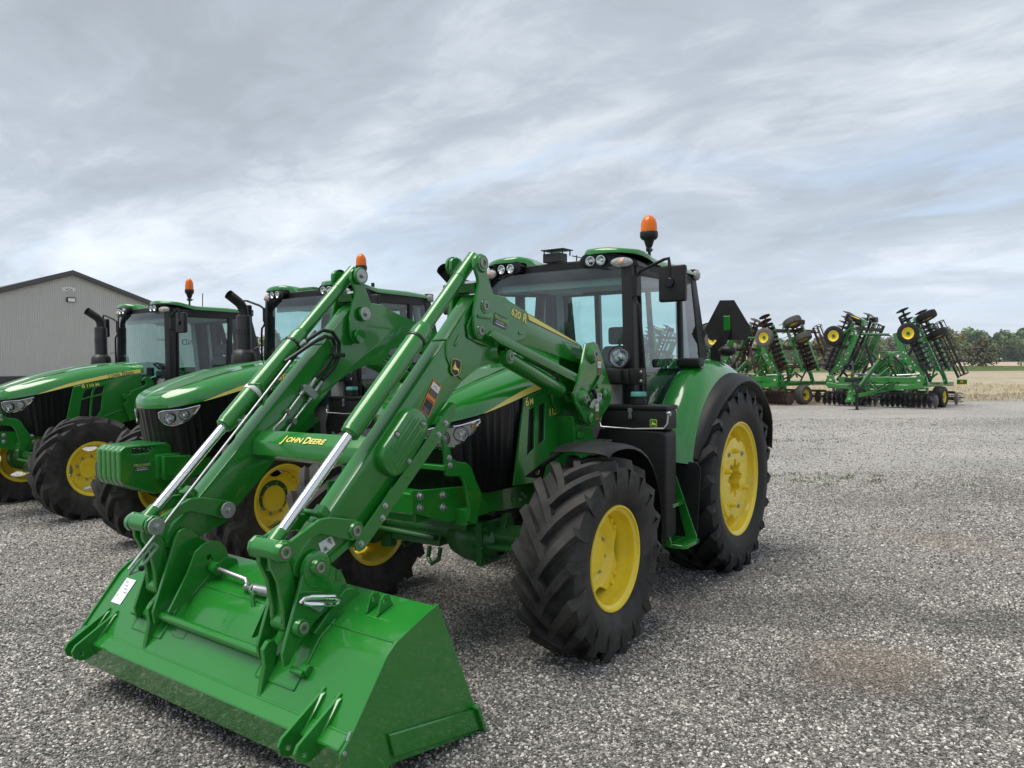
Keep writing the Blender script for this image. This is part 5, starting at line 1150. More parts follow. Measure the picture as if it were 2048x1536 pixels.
    rows = [[Vector((p.x, y, p.z)) for p in cap(r_, l_)] for y, r_, l_ in ((.575, .108, .205), (.580, .108, .205), (.612, .106, .203), (.622, .100, .197), (.625, .090, .187))]
    b = MB(); b.loft(rows, closed=True, cap=True); cv = b.done('arm_cover', 'green', LD, ang=40)
    for off, h0, h1 in ((.048, -.13, .10), (.004, -.15, .14), (-.040, -.12, .15)):
        b = MB(); o = cc + n4 * off
        p0 = o + d4 * h0; p1_ = o + d4 * h1
        for sgn in (1, -1): b.tube([Vector((p0.x, .6255, p0.z)) + n4 * .013 * sgn, Vector((p1_.x, .6255, p1_.z)) + n4 * .013 * sgn], .0045, 6)
        b.done('rib', 'green', cv)
    for u, v in ((.02, .082), (-.155, -.03), (.06, -.085)):
        p = cc + d4 * u + n4 * v; MB().cyl((p.x, .618, p.z), (p.x, .6262, p.z), .020, n=14).done('recess', 'green_cast', cv); bolt((p.x, .625, p.z), (0, 1, 0), .008, .008, cv, 'steel')
    return arm
n_before = set(LD.children)
arm = build_arm()
left_parts = [o for o in LD.children if o not in n_before]
for o in left_parts: mir(o)
# cross tube between the arms with the maker's lettering
TT = [(3.742, 1.440), (3.806, 1.378), (3.815, 1.300), (3.765, 1.268), (3.685, 1.30), (3.665, 1.395)]
tt = MB().prism(TT, -.463, .463).done('torque_tube', 'green', LD, bev=.010, seg=2, ang=40)
M = fr((3.8085, -.205, 1.372), (0, 1, 0), (-.0, 0, 1)); M = fr((3.804, -.20, 1.383), (0, 1, 0), (-.72, 0, .70))
for s_, bo, mt, li in ((0, .022, 'decal_yellow', .0035),):
    t1 = text('lettering', 'J', .066, mt, tt, M, bold=bo, lift=li, shear=.15); text('lettering', 'OHN', .050, mt, tt, M @ Matrix.Translation((.029, .003, 0)), bold=bo, lift=li, shear=.15, sx=1.14)
    text('lettering', 'D', .066, mt, tt, M @ Matrix.Translation((.178, 0, 0)), bold=bo, lift=li, shear=.15); text('lettering', 'EERE', .050, mt, tt, M @ Matrix.Translation((.227, .003, 0)), bold=bo, lift=li, shear=.15, sx=1.14)
b = MB(); b.box((3.765, .33, 1.262), (.06, .10, .05)); b.done('bracket', 'green', tt, bev=.004)
# prints on the left arm
deer_badge('emblem', arm, fr((3.187, .585, 1.800), (-1, 0, -.18), (.10, 0, 1)), .092, .105)
warning(arm, fr((3.398, .5775, 1.632), (-.74, 0, -.50), (-.56, 0, .68)), .080, .205, two=True)
dealer(arm, fr((2.755, .5965, 2.083), (-1, 0, -.24), (-.2, 0, 1)), .135)
bd_ = (-1, 0, -.285)
for lift, mt, bo in ((.0012, 'decal_black', .06), (.0022, 'decal_yellow', .028)):
    text('lettering', '620', .068, mt, arm, fr((2.640, .5945, 2.132), bd_, (-.2, 0, 1)), bold=bo, lift=lift, sx=1.05); text('lettering', 'R', .084, mt, arm, fr((2.514, .5945, 2.092), bd_, (-.2, 0, 1)), bold=bo, lift=lift)
flat('stripe', [([(2.428, 2.150), (2.405, 2.100), (1.775, 1.955), (1.79, 1.975)], 'decal_black', 1), ([(2.424, 2.147), (2.403, 2.106), (1.782, 1.960), (1.792, 1.972)], 'decal_yellow', 2)], arm, Matrix(((1, 0, 0, 0), (0, 0, 1, .5755), (0, 1, 0, 0), (0, 0, 0, 1))))
Mm = fr((1.630, .6795, 1.788), (-1, 0, 0), (0, 0, 1)); warning(arm, Mm, .060, .115); warning(arm, fr((1.667, .6795, 1.472), (-1, 0, 0), (0, 0, 1)), .052, .135)
dm = [(0, .072), (.062, 0), (0, -.072), (-.062, 0)]
flat('notice', [([(-.053, .018), (.028, .042), (.052, -.008), (-.028, -.049)], 'decal_white', 1)] + [(circ(cx_, cz_, r_, 10), 'decal_grey', 2) for cx_, cz_, r_ in ((.012, .020, .012), (-.012, -.016, .013))] + [(circ(cx_, cz_, r_, 8), 'decal_black', 3) for cx_, cz_, r_ in ((.014, .022, .004), (.024, .006, .005), (-.010, -.016, .005), (.004, -.022, .004))], arm, fr((4.165, .5772, .962), (-1, 0, 0), (0, 0, 1)))
# ---- hoses and valve on the inner face of the right arm
b = MB(); b.tube([(3.40, -.46, 1.972), (3.36, -.42, 2.01), (3.30, -.41, 2.045), (3.22, -.41, 2.035), (3.155, -.42, 1.97), (3.15, -.43, 1.88), (3.19, -.44, 1.80), (3.275, -.45, 1.725)], .0125, 10); b.done('hose', 'hose', LD)
b = MB(); b.tube([(3.56, -.46, 1.845), (3.50, -.43, 1.89), (3.38, -.41, 1.965), (3.28, -.41, 2.005), (3.22, -.41, 1.995), (3.19, -.42, 1.95), (3.205, -.43, 1.88), (3.26, -.44, 1.80), (3.33, -.45, 1.74)], .0125, 10); b.done('hose', 'hose', LD)
MB().box((3.165, -.425, 1.885), (.10, .05, .03)).done('hose_clamp', 'hose', LD, bev=.006)
b = MB(); b.tube([(3.40, -.46, 1.972), (3.44, -.475, 1.945)], .018, 8); b.tube([(3.43, -.475, 1.95), (3.455, -.49, 1.93)], .014, 8); b.done('hose_fitting', 'zinc', LD)
vb = MB().prism([(3.446, 1.700), (3.40, 1.70), (3.325, 1.632), (3.36, 1.60), (3.415, 1.640), (3.447, 1.662)], -.462, -.425).done('valve_block', 'zinc', LD, bev=.004)
for o, e in (((3.39, 1.69), (3.285, 1.735)), ((3.35, 1.655), (3.335, 1.742))):
    pass
b = MB()
for p0, p1_ in (((3.385, -.445, 1.685), (3.335, -.445, 1.735)), ((3.345, -.445, 1.655), (3.285, -.445, 1.715)), ((3.43, -.445, 1.665), (3.46, -.445, 1.635)), ((3.375, -.445, 1.615), (3.405, -.445, 1.585))):
    P0, P1 = Vector(p0), Vector(p1_); b.cyl(P0, P0 + (P1 - P0) * .45, .017, n=6); b.cyl(P0 + (P1 - P0) * .45, P1, .0125, n=12)
b.done('hose_fitting', 'zinc', vb)
b = MB(); b.tube([(3.455, -.445, 1.638), (3.575, -.445, 1.515), (3.60, -.44, 1.49), (3.68, -.43, 1.44), (3.70, -.40, 1.42)], .0065, 8); b.done('steel_line', 'steel', LD)
b = MB(); b.tube([(3.40, -.445, 1.588), (3.535, -.445, 1.458), (3.57, -.44, 1.43), (3.60, -.42, 1.41)], .0065, 8); b.done('steel_line', 'steel', LD)
for x, z in ((3.555, 1.535), (3.52, 1.475)): MB().cyl((x, -.462, z), (x, -.425, z), .018, n=14).done('line_clamp', 'pin', LD)
# level indicator rod on the right arm
b = MB(); b.tube([(3.565, -.405, 1.850), (4.60, -.405, .80)], .0068, 10); b.tube([(4.455, -.405, .945), (4.44, -.42, .99)], .007, 8); lvl = b.done('level_rod', 'steel', LD)
b = MB(); d = Vector((1.0, 0, -1.0)).normalized(); n = Vector((.7, 0, .7)); o = Vector((4.545, -.40, .845))
for off, L0, L1 in ((-.0, -.10, .09), (-.032, -.10, .03)): b.bar(o + d * L0 - n * .012 + n * off, o + d * L1 - n * .012 + n * off, .004, .012, n)
b.bar(o + d * -.10 - n * .008, o + d * -.10 - n * .05, .004, .012, d); b.bar(o + d * .035 - n * .05, o + d * .09 - n * .012, .004, .010, n); b.done('bracket', 'zinc', lvl)
MB().ball(o + d * .03 - n * .045, .016, 8, 6).done('knob', 'plastic', lvl)
p1 = Vector((2.975, -.52, 2.418)); d = (Vector((4.453, -.52, .995)) - p1).normalized()
b = MB(); b.lathe([(1.07, .0548), (1.072, .0575), (1.098, .0575), (1.10, .0548)], p1, d, 32); b.done('white_band', 'decal_white', LD)
b = MB(); b.tube([p1 + d * 1.085 + Vector((.05, .03, .045)), p1 + d * 1.085 + Vector((.02, .10, .05)), p1 + d * 1.10 + Vector((-.03, .11, -.01)), p1 + d * 1.14 + Vector((-.05, .08, -.04))], .007, 6); b.done('rod_loop', 'green', LD)
for p in ((4.453, -.40, .993), (4.027, -.40, 1.010), (2.975, -.395, 2.418), (2.945, -.395, 2.165)):
    b = MB(); b.cyl(p, (p[0], p[1] + .012, p[2]), .046, n=24); b.done('washer', 'zinc', LD, bev=.002); bolt((p[0], p[1] + .012, p[2]), (0, 1, 0), .014, .012, LD, 'zinc')
# cross tube, latch bar and springs of the carrier
zt_ = lambda y: .497 - .030 * y
MB().cyl((4.415, -.43, zt_(-.43)), (4.415, .43, zt_(.43)), .0235, n=20).done('cross_tube', 'green', LD)
b = MB(); b.cyl((4.17, -.345, .725), (4.17, -.28, .722), .034, n=16); b.done('bearing', 'green', LD)
b = MB(); b.tube([(4.17, -.30, .724), (4.17, -.045, .702), (4.175, -.03, .68), (4.19, -.03, .665), (4.20, -.01, .672), (4.20, .34, .690)], .0125, 10); lb_ = b.done('latch_bar', 'zinc', LD, ang=50)
def spring(p0, p1_, r, turns, wr, name, parent):
    P0, P1 = Vector(p0), Vector(p1_); a_, b_ = MB.frame(P1 - P0); pts = []
    for i in range(turns * 10 + 1):
        t = i / (turns * 10); an = 2 * math.pi * i / 10; pts.append(P0 + (P1 - P0) * t + a_ * r * math.cos(an) + b_ * r * math.sin(an))
    return MB().tube(pts, wr, 5).done(name, 'steel', parent, ang=60)
spring((4.20, .07, .676), (4.20, .33, .690), .022, 22, .0042, 'spring', lb_); MB().cyl((4.20, .055, .675), (4.20, .07, .676), .028, n=16).done('washer', 'zinc', lb_)
spring((4.30, .33, .628), (4.30, .265, .560), .016, 12, .0035, 'spring', lb_); b = MB(); b.ball((4.30, .257, .552), .020, 12, 8); b.done('eye_bolt', 'chrome', lb_)
b = MB(); b.prism([(.10, .69), (.12, .68), (.135, .60), (.22, .60), (.25, .66), (.262, .655), (.235, .575), (.11, .575)], 4.24, 4.256, 'x'); b.prism([(.30, .64), (.345, .60), (.335, .52), (.25, .50), (.255, .53), (.30, .55)], 4.315, 4.33, 'x'); b.done('latch_bracket', 'green', LD, bev=.003)
b = MB(); b.tube([(4.375, .640, .752), (4.37, .655, .770), (4.34, .660, .770), (4.20, .660, .735), (4.165, .655, .715), (4.17, .65, .700), (4.20, .655, .700), (4.35, .66, .740), (4.375, .65, .752)], .0125, 10, cap=False); hd = b.done('latch_handle', 'chrome', LD)
b = MB(); b.prism([(4.36, .765), (4.19, .725), (4.20, .70), (4.26, .672), (4.33, .72)], .622, .630); b.done('latch_plate', 'zinc', hd, bev=.002)

# ---- bucket
Z = lambda y: (1.08 - y) * .021
def tilt(v): return (v[0], v[1], v[2] + Z(v[1]))
WALL = [(3.965, .702), (4.09, .663), (4.228, .608), (4.285, .565), (4.33, .512), (4.42, .405), (4.505, .300)]
FLOOR = [(3.965, .702), (3.93, .640), (3.64, .004)]
def shell(pts, th, y0, y1):
    """bent sheet of given thickness, inside towards the ground"""
    off = []
    for i, p in enumerate(pts):
        a = Vector(pts[max(0, i - 1)]); c = Vector(pts[min(len(pts) - 1, i + 1)]); d = (c - a).normalized(); n = Vector((-d.y, d.x)); off.append((p[0] - n.x * th, p[1] - n.y * th))
    return pts + off[::-1]
b = MB(); b.prism(shell(WALL, .012, 0, 0), -1.074, 1.074, f=tilt); b.prism(shell([(x, z) for x, z in FLOOR[::-1]], .012, 0, 0), -1.074, 1.074, f=tilt)
bk = b.done('bucket', 'green', LD, ang=24)
EP = [(3.955, .712), (4.02, .694), (4.09, .672), (4.235, .618), (4.295, .575), (4.34, .520), (4.43, .41), (4.515, .305), (4.56, .268), (4.565, .243), (4.535, .18), (4.47, .075), (4.40, .06), (4.27, .10), (3.64, -.012), (3.63, .01)]
for y0, y1, yy in ((1.074, 1.090, 1), (-1.090, -1.074, -1)):
    sp_ = MB().prism(EP, y0, y1, f=tilt).done('side_plate', 'green', bk, bev=.002)
    ya = (1.0905, 1.108) if yy > 0 else (-1.108, -1.0905)
    MB().prism([(4.305, .245), (4.275, .135), (3.655, .012), (3.695, .128)], *ya, f=tilt).done('side_cutter', 'green', sp_, bev=.004)
    b = MB(); b.tube([tilt((4.50, yy * 1.08, .33)), tilt((4.52, yy * 1.08, .30))], .006, 6); b.cyl(tilt((4.545, yy * 1.0905, .262)), tilt((4.545, yy * 1.093, .262)), .010, n=12); b.done('hole', 'decal_grey', sp_)
b = MB(); b.prism([(3.70, .150), (3.722, .142), (3.655, -.012), (3.635, -.006)], -1.13, 1.13, f=tilt); b.done('cutting_edge', 'green', bk, bev=.003)
b = MB(); b.prism([(4.495, .322), (4.562, .276), (4.505, .105), (4.470, .12), (4.455, .25)], -1.072, 1.072, f=tilt); b.done('lip_beam', 'green', bk, bev=.005)
b = MB(); b.tube([tilt((4.504, -1.07, .311)), tilt((4.504, 1.07, .311))], .006, 6); b.tube([tilt((4.228, -1.07, .610)), tilt((4.228, 1.07, .610))], .004, 6); b.done('weld', 'green', bk)
def wall_pt(t):
    """point on the outer back wall, t metres from the heel"""
    a = 0
    for p, q in zip(WALL, WALL[1:]):
        L = math.dist(p, q)
        if t <= a + L or q is WALL[-1]:
            k = (t - a) / L; d = Vector((q[0] - p[0], q[1] - p[1])).normalized(); n = Vector((-d.y, d.x)); n = n if n.y > 0 else -n
            return Vector((p[0] + (q[0] - p[0]) * k, p[1] + (q[1] - p[1]) * k)), n, d
        a += L
for s in (1, -1):
    rows = []
    for t in (.245, .29, .34, .36, .42, .50, .575, .60):
        p, n, d = wall_pt(t); rows.append([tilt((p.x + n.x * .006, s * y, p.y + n.y * .006)) for y in (.40, .66)])
    MB().loft(rows).done('wear_plate', 'green', bk, thick=.006, ang=40)
    # hook plates that the carrier tube drops into
    HK = [(4.470, .520), (4.440, .552), (4.410, .550), (4.388, .515), (4.400, .470), (4.412, .420), (4.425, .375), (4.452, .335), (4.492, .318), (4.482, .365), (4.462, .44)]
    MB().prism(HK, s * .475 - .014, s * .475 + .014, f=tilt).done('hook', 'green', bk, bev=.003)
    b = MB(); b.cyl(tilt((4.392, s * .66, .452)), tilt((4.392, s * .71, .452)), .026, n=18); b.cyl(tilt((4.42, s * .62, .447)), tilt((4.42, s * .70, .447)), .016, n=14); b.done('latch_pin', 'green', bk, bev=.003)
    b = MB()
    for y in (.665, .395): 
        p0, n, d = wall_pt(.25); p1_, n1, d1 = wall_pt(.60); b.tube([tilt((p0.x + n.x * .004, s * y, p0.y + n.y * .004)), tilt((wall_pt(.36)[0].x + .003, s * y, wall_pt(.36)[0].y + .006)), tilt((p1_.x + n1.x * .004, s * y, p1_.y + n1.y * .004))], .006, 6)
    p0, n, d = wall_pt(.60); b.tube([tilt((p0.x + n.x * .004, s * .395, p0.y + n.y * .004)), tilt((p0.x + n.x * .004, s * .665, p0.y + n.y * .004))], .005, 6); b.done('weld', 'green', bk)
    # pairs of grapple lugs along the lip and small lugs near the heel
    for y in ((.93, .83) if s > 0 else (.95, .87)):
        LG = [(4.415, .425), (4.45, .398), (4.65, .290), (4.668, .260), (4.657, .222), (4.622, .203), (4.586, .201), (4.545, .215), (4.50, .15), (4.44, .28)]
        MB().holed(LG, [circ(4.620, .240, .012, 14)], s * y - .008, s * y + .008, f=tilt).done('lug', 'green', bk, bev=.002)
        b = MB(); b.prism([(4.425, .41), (4.445, .40), (4.545, .285), (4.50, .28), (4.43, .37)], s * y - .022, s * y + .022, f=tilt); b.done('weld', 'green', bk, bev=.008, seg=2)
    for y in (.79, .86):
        MB().holed([(4.02, .685), (4.045, .735), (4.075, .745), (4.10, .725), (4.125, .655)] if True else [], [circ(4.078, .712, .012, 12)], s * y - .006, s * y + .006, f=tilt).done('lug', 'green', bk, bev=.002)
# carrier heel pads on the bucket, paper sheet stuck on it, stamped mark
for y in (.62, .43, -.43, -.62, .345, -.345):
    MB().prism([(4.06, .73), (4.10, .735), (4.30, .575), (4.27, .56), (4.0, .68), (4.02, .71)], y - .012, y + .012, f=tilt).done('heel_rib', 'green', bk, bev=.004)
p, n, d = wall_pt(.44)
Mp = Matrix(((0, -d.x, n.x, p.x + n.x * .002), (1, 0, 0, -.935), (0, -d.y, n.y, p.y + n.y * .002 + Z(-.935)), (0, 0, 0, 1)))
pp = flat('paper_notice', [(rect(-.05, -.075, .05, .075), 'paper', 1)] + [(rect(-.03 + .012 * k, .05 - .02 * k, -.005 + .016 * k, .056 - .02 * k), 'decal_grey', 2) for k in range(4)] + [(circ(-.03, -.03, .006, 8), 'decal_grey', 2)], bk, Mp)
p, n, d = wall_pt(.53)
Ms = Matrix(((0, -d.x, n.x, p.x + n.x * .002), (1, 0, 0, -.27), (0, -d.y, n.y, p.y + n.y * .002 + Z(-.27)), (0, 0, 0, 1)))
flat('stamped_mark', [(rect(.045, -.035, .049, .03), 'green_cast', 1), (rect(-.05, -.038, .049, -.035), 'green_cast', 1), (rect(-.05, -.035, -.047, -.026), 'green_cast', 1), (rect(-.02, .040, .01, .043), 'green_cast', 1)], bk, Ms)
# ---------------------------------------------------------------- folded disc implements
def pull(me_o):
    m = me_o.data; bpy.data.objects.remove(me_o); return m
_disc = {}
for mt_ in ('bare_disc', 'rust'):
    b = MB(); n = 20; rows = []
    rim_ = [(.245 + (.014 if i % 2 else 0)) for i in range(n)]
    def dr(k, x, s=1): return [Vector((x, k * rim_[i] * math.cos(2 * math.pi * i / n), k * rim_[i] * math.sin(2 * math.pi * i / n))) for i in range(n)]
    b.loft([dr(.12, .045), dr(.5, .03), dr(1, 0), dr(1, .006), dr(.5, .037), dr(.12, .055)], closed=True, cap=True); _disc[mt_] = pull(b.done('disc', mt_, None, ang=50))
def wheel_meshes(R_, w_, rr, tm):
    b = MB(); h = w_ / 2; b.lathe([(-h * .75, rr), (-h, rr + .03), (-h * 1.02, R_ * .86), (-h * .86, R_ * .97), (-h * .5, R_ * .99), (-h * .48, R_ * .975), (-h * .44, R_ * .975), (-h * .42, R_), (-.012, R_), (-.01, R_ * .98), (.01, R_ * .98), (.012, R_), (h * .42, R_), (h * .44, R_ * .975), (h * .48, R_ * .975), (h * .5, R_ * .99), (h * .86, R_ * .97), (h * 1.02, R_ * .86), (h, rr + .03), (h * .75, rr)], (0, 0, 0), (1, 0, 0), 36); t = pull(b.done('tyre', tm, None, ang=30))
    b = MB(); b.lathe([(h * .75, rr + .005), (h * .8, rr + .002), (h * .72, rr - .02), (h * .3, rr - .04), (h * .15, rr * .55), (h * .35, rr * .45), (h * .35, 0)], (0, 0, 0), (1, 0, 0), 32); b.lathe([(-h * .75, rr), (-h * .7, rr - .02), (0, rr - .04), (0, rr * .3)], (0, 0, 0), (1, 0, 0), 24); r = pull(b.done('rim', 'yellow', None, ang=35))
    b = MB(); b.lathe([(h * .3, rr * .33), (h * .6, rr * .28), (h * .62, 0)], (0, 0, 0), (1, 0, 0), 14)
    for k in range(6): a = k * math.pi / 3; b.cyl((h * .3, rr * .42 * math.cos(a), rr * .42 * math.sin(a)), (h * .42, rr * .42 * math.cos(a), rr * .42 * math.sin(a)), .012, n=6)
    hb = pull(b.done('hub', 'green_cast', None, ang=35)); return t, r, hb
_bar = None
def axis_m(p, d):
    d = Vector(d).normalized(); a, b_ = MB.frame(d); return Matrix(((d.x, a.x, b_.x, p[0]), (d.y, a.y, b_.y, p[1]), (d.z, a.z, b_.z, p[2]), (0, 0, 0, 1)))
def harrow(loc, rz, label, dmt, tmt, metal):
    T = thing('disc_implement', label, 'disc harrow', (loc[0], loc[1], 0), rz, 'folded disc implements behind the tractors')
    T.scale = (.93, .93, 1.0)
    WT = wheel_meshes(.40, .40, .22, tmt); WG = wheel_meshes(.40, .26, .215, tmt)
    def wheel(name, p, d, ms):
        w_ = link(name, None, T); w_.matrix_local = axis_m(p, d)
        for n_, m_ in zip(('tyre', 'rim', 'hub'), ms): link(n_, m_, w_)
    def gang(name, p0, p1_, n, arms=None, skip=()):
        P0, P1 = Vector(p0), Vector(p1_); d = (P1 - P0).normalized()
        b = MB(); b.cyl(P0, P1, .040, n=10)
        for i in range(n): q = P0 + (P1 - P0) * ((i + .5) / n); b.cyl(q + d * .03, q + d * .10, .062, n=10)
        ax_ = b.done(name, metal, T)
        for i in range(n):
            if i in skip: continue
            q = P0 + (P1 - P0) * (i / (n - 1)); o = link('disc', _disc[dmt], ax_); o.matrix_local = axis_m(q, d)
        return ax_
    for x, y in ((2.0, .5), (-2.0, .5), (1.0, .15), (-1.0, .15)): wheel('transport_wheel', (x, y, .40), (1 if x > 0 else -1, 0, 0), WT)
    # frame rails, cross beams, tongue
    fr_ = MB().box((0, -1.0, .80), (3.9, .16, .17)).box((0, 1.2, .84), (3.6, .16, .16)).box((0, 2.6, .84), (3.6, .14, .16)).done('main_frame', 'green', T, bev=.012)
    for x in (-1.75, -.6, .6, 1.75): MB().box((x, .8, .80 if abs(x) < 1 else .86), (.13, 3.5, .14)).done('frame_rail', 'green', T, bev=.01)
    for s in (1, -1):
        MB().prism([(s * 1.95, .95), (s * 1.95, .78), (s * .25, .62), (s * .25, .74)], -1.20, -1.08).done('front_beam', 'green', T, bev=.008)
        b = MB(); b.prism([(s * 1.62, .90), (s * 1.96, .90), (s * 1.96, 1.22), (s * 1.70, 1.22)], -1.14, -.98); b.done('bracket', 'green', T, bev=.01)
        flat('notice', [(rect(-.05, -.03, .05, .03), 'decal_white', 1)], T, fr((s * 1.79, -1.142, 1.05), (1, 0, 0), (0, 0, 1)))
        b = MB(); b.bar((s * .55, -1.1, .70), (s * .06, -2.9, .50), .10, .14); b.done('tongue_rail', 'green', T, bev=.01)
    b = MB(); b.cyl((0, -2.85, .52), (0, -3.10, .48), .10, n=14); b.box((0, -3.16, .46), (.24, .16, .20)); b.lathe([(-.12, .17), (-.10, .19), (.0, .19), (.02, .13), (.14, .10), (.26, .12), (.28, .07), (.36, .07)], (0, -3.2, .40), (0, 0, 1), 18); b.done('hitch_tongue', 'green', T, bev=.008)
    b = MB(); b.box((.17, -3.0, .36), (.085, .085, .70)); b.box((.17, -3.0, .012), (.16, .16, .02)); b.box((.17, -3.0, .72), (.11, .11, .12)); b.done('jack_stand', metal, T, bev=.006)
    b = MB(); b.bar((-.02, -2.4, .78), (.28, -1.2, 1.78), .12, .14); b.box((.29, -1.17, 1.83), (.08, .08, .16)); b.done('mast', 'green_matte', T, bev=.01)
    b = MB(); b.box((.29, -1.2, 1.95), (.05, .05, .14)); b.done('mast_cap', 'decal_yellow', T, bev=.01)
    rr = random.Random(5)
    for k in range(9):
        x0 = rr.uniform(-.2, .3); x1 = rr.uniform(-.9, 1.1); zc = rr.uniform(.25, .8)
        b = MB(); b.tube([(x0, -2.6, .8), (x0 + .1, -2.2, zc + .3), ((x0 + x1) / 2, -1.7, zc), (x1, -1.1, .95), (x1, -.6, 1.0)], .016, 6); b.done('hose', 'hose', T)
    b = MB(); b.box((-.75, -1.25, 1.05), (.62, .3, .16)); b.done('toolbox', 'plastic', T, bev=.01)
    flat('notice', [(rect(-.05, -.09, .05, .09), 'decal_yellow', 1), (rect(-.035, -.02, .035, .05), 'decal_black', 2)], T, fr((-1.0, -1.09, 1.22), (1, 0, 0), (0, 0, 1)))
    for x, w_, h_ in ((1.22, .14, .22), (.3, .16, .10), (-.1, .2, .06), (.85, .1, .12)):
        flat('notice', [(rect(-w_ / 2, -h_ / 2, w_ / 2, h_ / 2), 'decal_white', 1)] + [(rect(-w_ * .35, h_ * (-.3 + .2 * k), w_ * .3, h_ * (-.24 + .2 * k)), 'decal_grey', 2) for k in range(4)], T, fr((x, -.915, 1.02), (1, 0, 0), (0, 0, 1)))
    b = MB(); b.box((.1, -.90, 1.02), (3.3, .05, .30)); b.done('toolbar', 'green', T, bev=.01)
    b = MB(); b.prism([(-.75, 1.05), (.75, 1.05), (.62, 1.85), (-.62, 1.85)], .75, .80); b.prism([(-.16, 1.8), (.16, 1.8), (.16, 2.1), (-.16, 2.1)], .72, .84); b.box((0, .9, 2.12), (1.5, .06, .05)); b.done('centre_panel', 'green', T, bev=.008)
    deer_badge('emblem', T, fr((-.02, .747, 1.52), (1, 0, 0), (0, 0, 1)), .26, .20)
    for s in (1, -1):
        b = MB(); b.bar((s * .10, .70, 1.95), (s * .95, .2, 1.35), .05, .06); b.bar((s * .12, .70, 1.75), (s * .55, .2, 1.15), .035, .035); b.done('brace', metal, T)
        b = MB(); b.cyl((s * .25, -.55, 1.14), (s * 1.2, -.45, 1.10), .045, n=12); b.cyl((s * 1.2, -.45, 1.10), (s * 1.55, -.42, 1.09), .02, n=10); b.done('hydraulic_cylinder', 'green_matte', T)
        b = MB(); b.cyl((s * .3, .1, 1.2), (s * 1.3, .3, 1.25), .04, n=12); b.cyl((s * 1.3, .3, 1.25), (s * 1.6, .35, 1.27), .018, n=10); b.done('hydraulic_cylinder', 'steel', T)
        # goose-necked wing arms, front and rear
        A = [(2.08, .86), (1.98, 1.20), (1.88, 1.40), (1.66, 1.66), (1.30, 2.00), (.92, 2.86), (.70, 2.80), (.98, 2.08), (1.14, 1.76), (1.44, 1.48), (1.72, 1.36), (1.84, 1.14), (1.92, .84)]
        for y in (-.9, 1.2):
            o = MB().prism([(s * x, z) for x, z in A], y - .05, y + .05).done('wing_arm', 'green', T, bev=.01)
            for x, z in ((1.94, 1.0), (1.56, 1.62), (1.41, 1.58), (1.48, 1.74), (1.22, 1.86), (1.22, 2.06), (1.12, 2.1)): MB().cyl((s * x, y - .055, z), (s * x, y - .050, z), .030, n=8).done('bolt', 'decal_white', o)
        # folded wing: lean direction runs up and inwards
        e = Vector((-s * .42, 0, .9075)); n_ = Vector((-s * .9075, 0, -.42)); o0 = Vector((s * 2.05, 0, 1.52))
        P = lambda t, y, q=0.0: o0 + e * t + n_ * q + Vector((0, y, 0))
        for y, q in ((-.95, -.02), (1.0, -.02)): gang('disc_gang', P(-.05, y, q), P(2.35, y, q), 13)
        for y, q in ((-.45, .10), (.45, .10), (1.6, .10)):
            b = MB(); b.bar(P(-.1, y, q), P(2.05, y, q), .12, .12, (0, 1, 0)); b.done('wing_beam', 'green', T, bev=.01)
        for t in (.15, 1.0, 1.8):
            b = MB(); b.bar(P(t, -1.1, .16), P(t, 2.5, .16), .11, .13, e); b.done('wing_rail', metal, T, bev=.01)
        for y in (-.95, 1.0):
            b = MB(); b.bar(P(.0, y, .18), P(2.15, y, .18), .09, .09, (0, 1, 0)); ob = b.done('gang_beam', metal, T)
            for t in (.3, .95, 1.6, 2.05): b = MB(); b.bar(P(t, y, .18), P(t, y, -.02), .08, .05, e); b.done('gang_hanger', metal, ob)
        # spring tines between the gangs
        for i in range(11):
            q = P(.05 + .2 * i, .05, -.05); b = MB(); b.tube([q + n_ * .2, q + Vector((0, .12, 0)), q - n_ * .12 + Vector((0, .25, 0)), q - n_ * .34 + Vector((0, .12, 0))], .014, 4); b.done('tine', metal, T)
        # rolling basket: end rings and straight bars
        c0 = P(-.35, 2.5, -.05); c1 = P(1.95, 2.5, -.05); d = (c1 - c0).normalized(); a_, b_ = MB.frame(d)
        bk_ = MB().cyl(c0, c1, .03, n=8).done('rolling_basket', metal, T)
        for i in range(5):
            q = c0 + (c1 - c0) * (i / 4); ro = [q + a_ * .19 * math.cos(t) + b_ * .19 * math.sin(t) for t in [2 * math.pi * k / 14 for k in range(15)]]; b = MB(); b.tube(ro, .016, 4, cap=False); b.bar(q - a_ * .18, q + a_ * .18, .03, .02, d); b.done('hoop', metal, bk_)
        for k in range(7):
            t = 2 * math.pi * k / 7; w0 = a_ * .19 * math.cos(t) + b_ * .19 * math.sin(t); b = MB(); b.bar(c0 + w0, c1 + w0, .030, .012, w0); b.done('bar', metal, bk_)
        b = MB(); b.bar(P(-.4, 2.5, .2), P(2.0, 2.5, .2), .07, .07, (0, 1, 0)); b.bar(P(.2, 2.45, .18), P(.2, 2.5, -.05), .05, .05, e); b.bar(P(1.7, 2.45, .18), P(1.7, 2.5, -.05), .05, .05, e); b.done('basket_frame', metal, T)
        # gauge wheel at the wing's front and two wing wheels lying on their sides
        g0 = Vector((s * 1.50, -1.45, 2.78)); wheel('gauge_wheel', g0, (s * .25 if s > 0 else .25, -1, .05), WG)
        b = MB(); b.tube([g0 + Vector((0, .05, 0)), g0 + Vector((-s * .25, .15, .05)), g0 + Vector((-s * .42, .55, .28)), g0 + Vector((-s * .46, 1.0, .30))], .06, 8); b.done('wheel_arm', 'green', T)
        for t, y in ((1.25, .75), (2.0, .45)):
            q = P(t, y, -.30); wheel('wing_wheel', q, e, WG); b = MB(); b.bar(P(t, y, .12), q, .10, .07, e); b.done('wheel_arm', 'green', T)
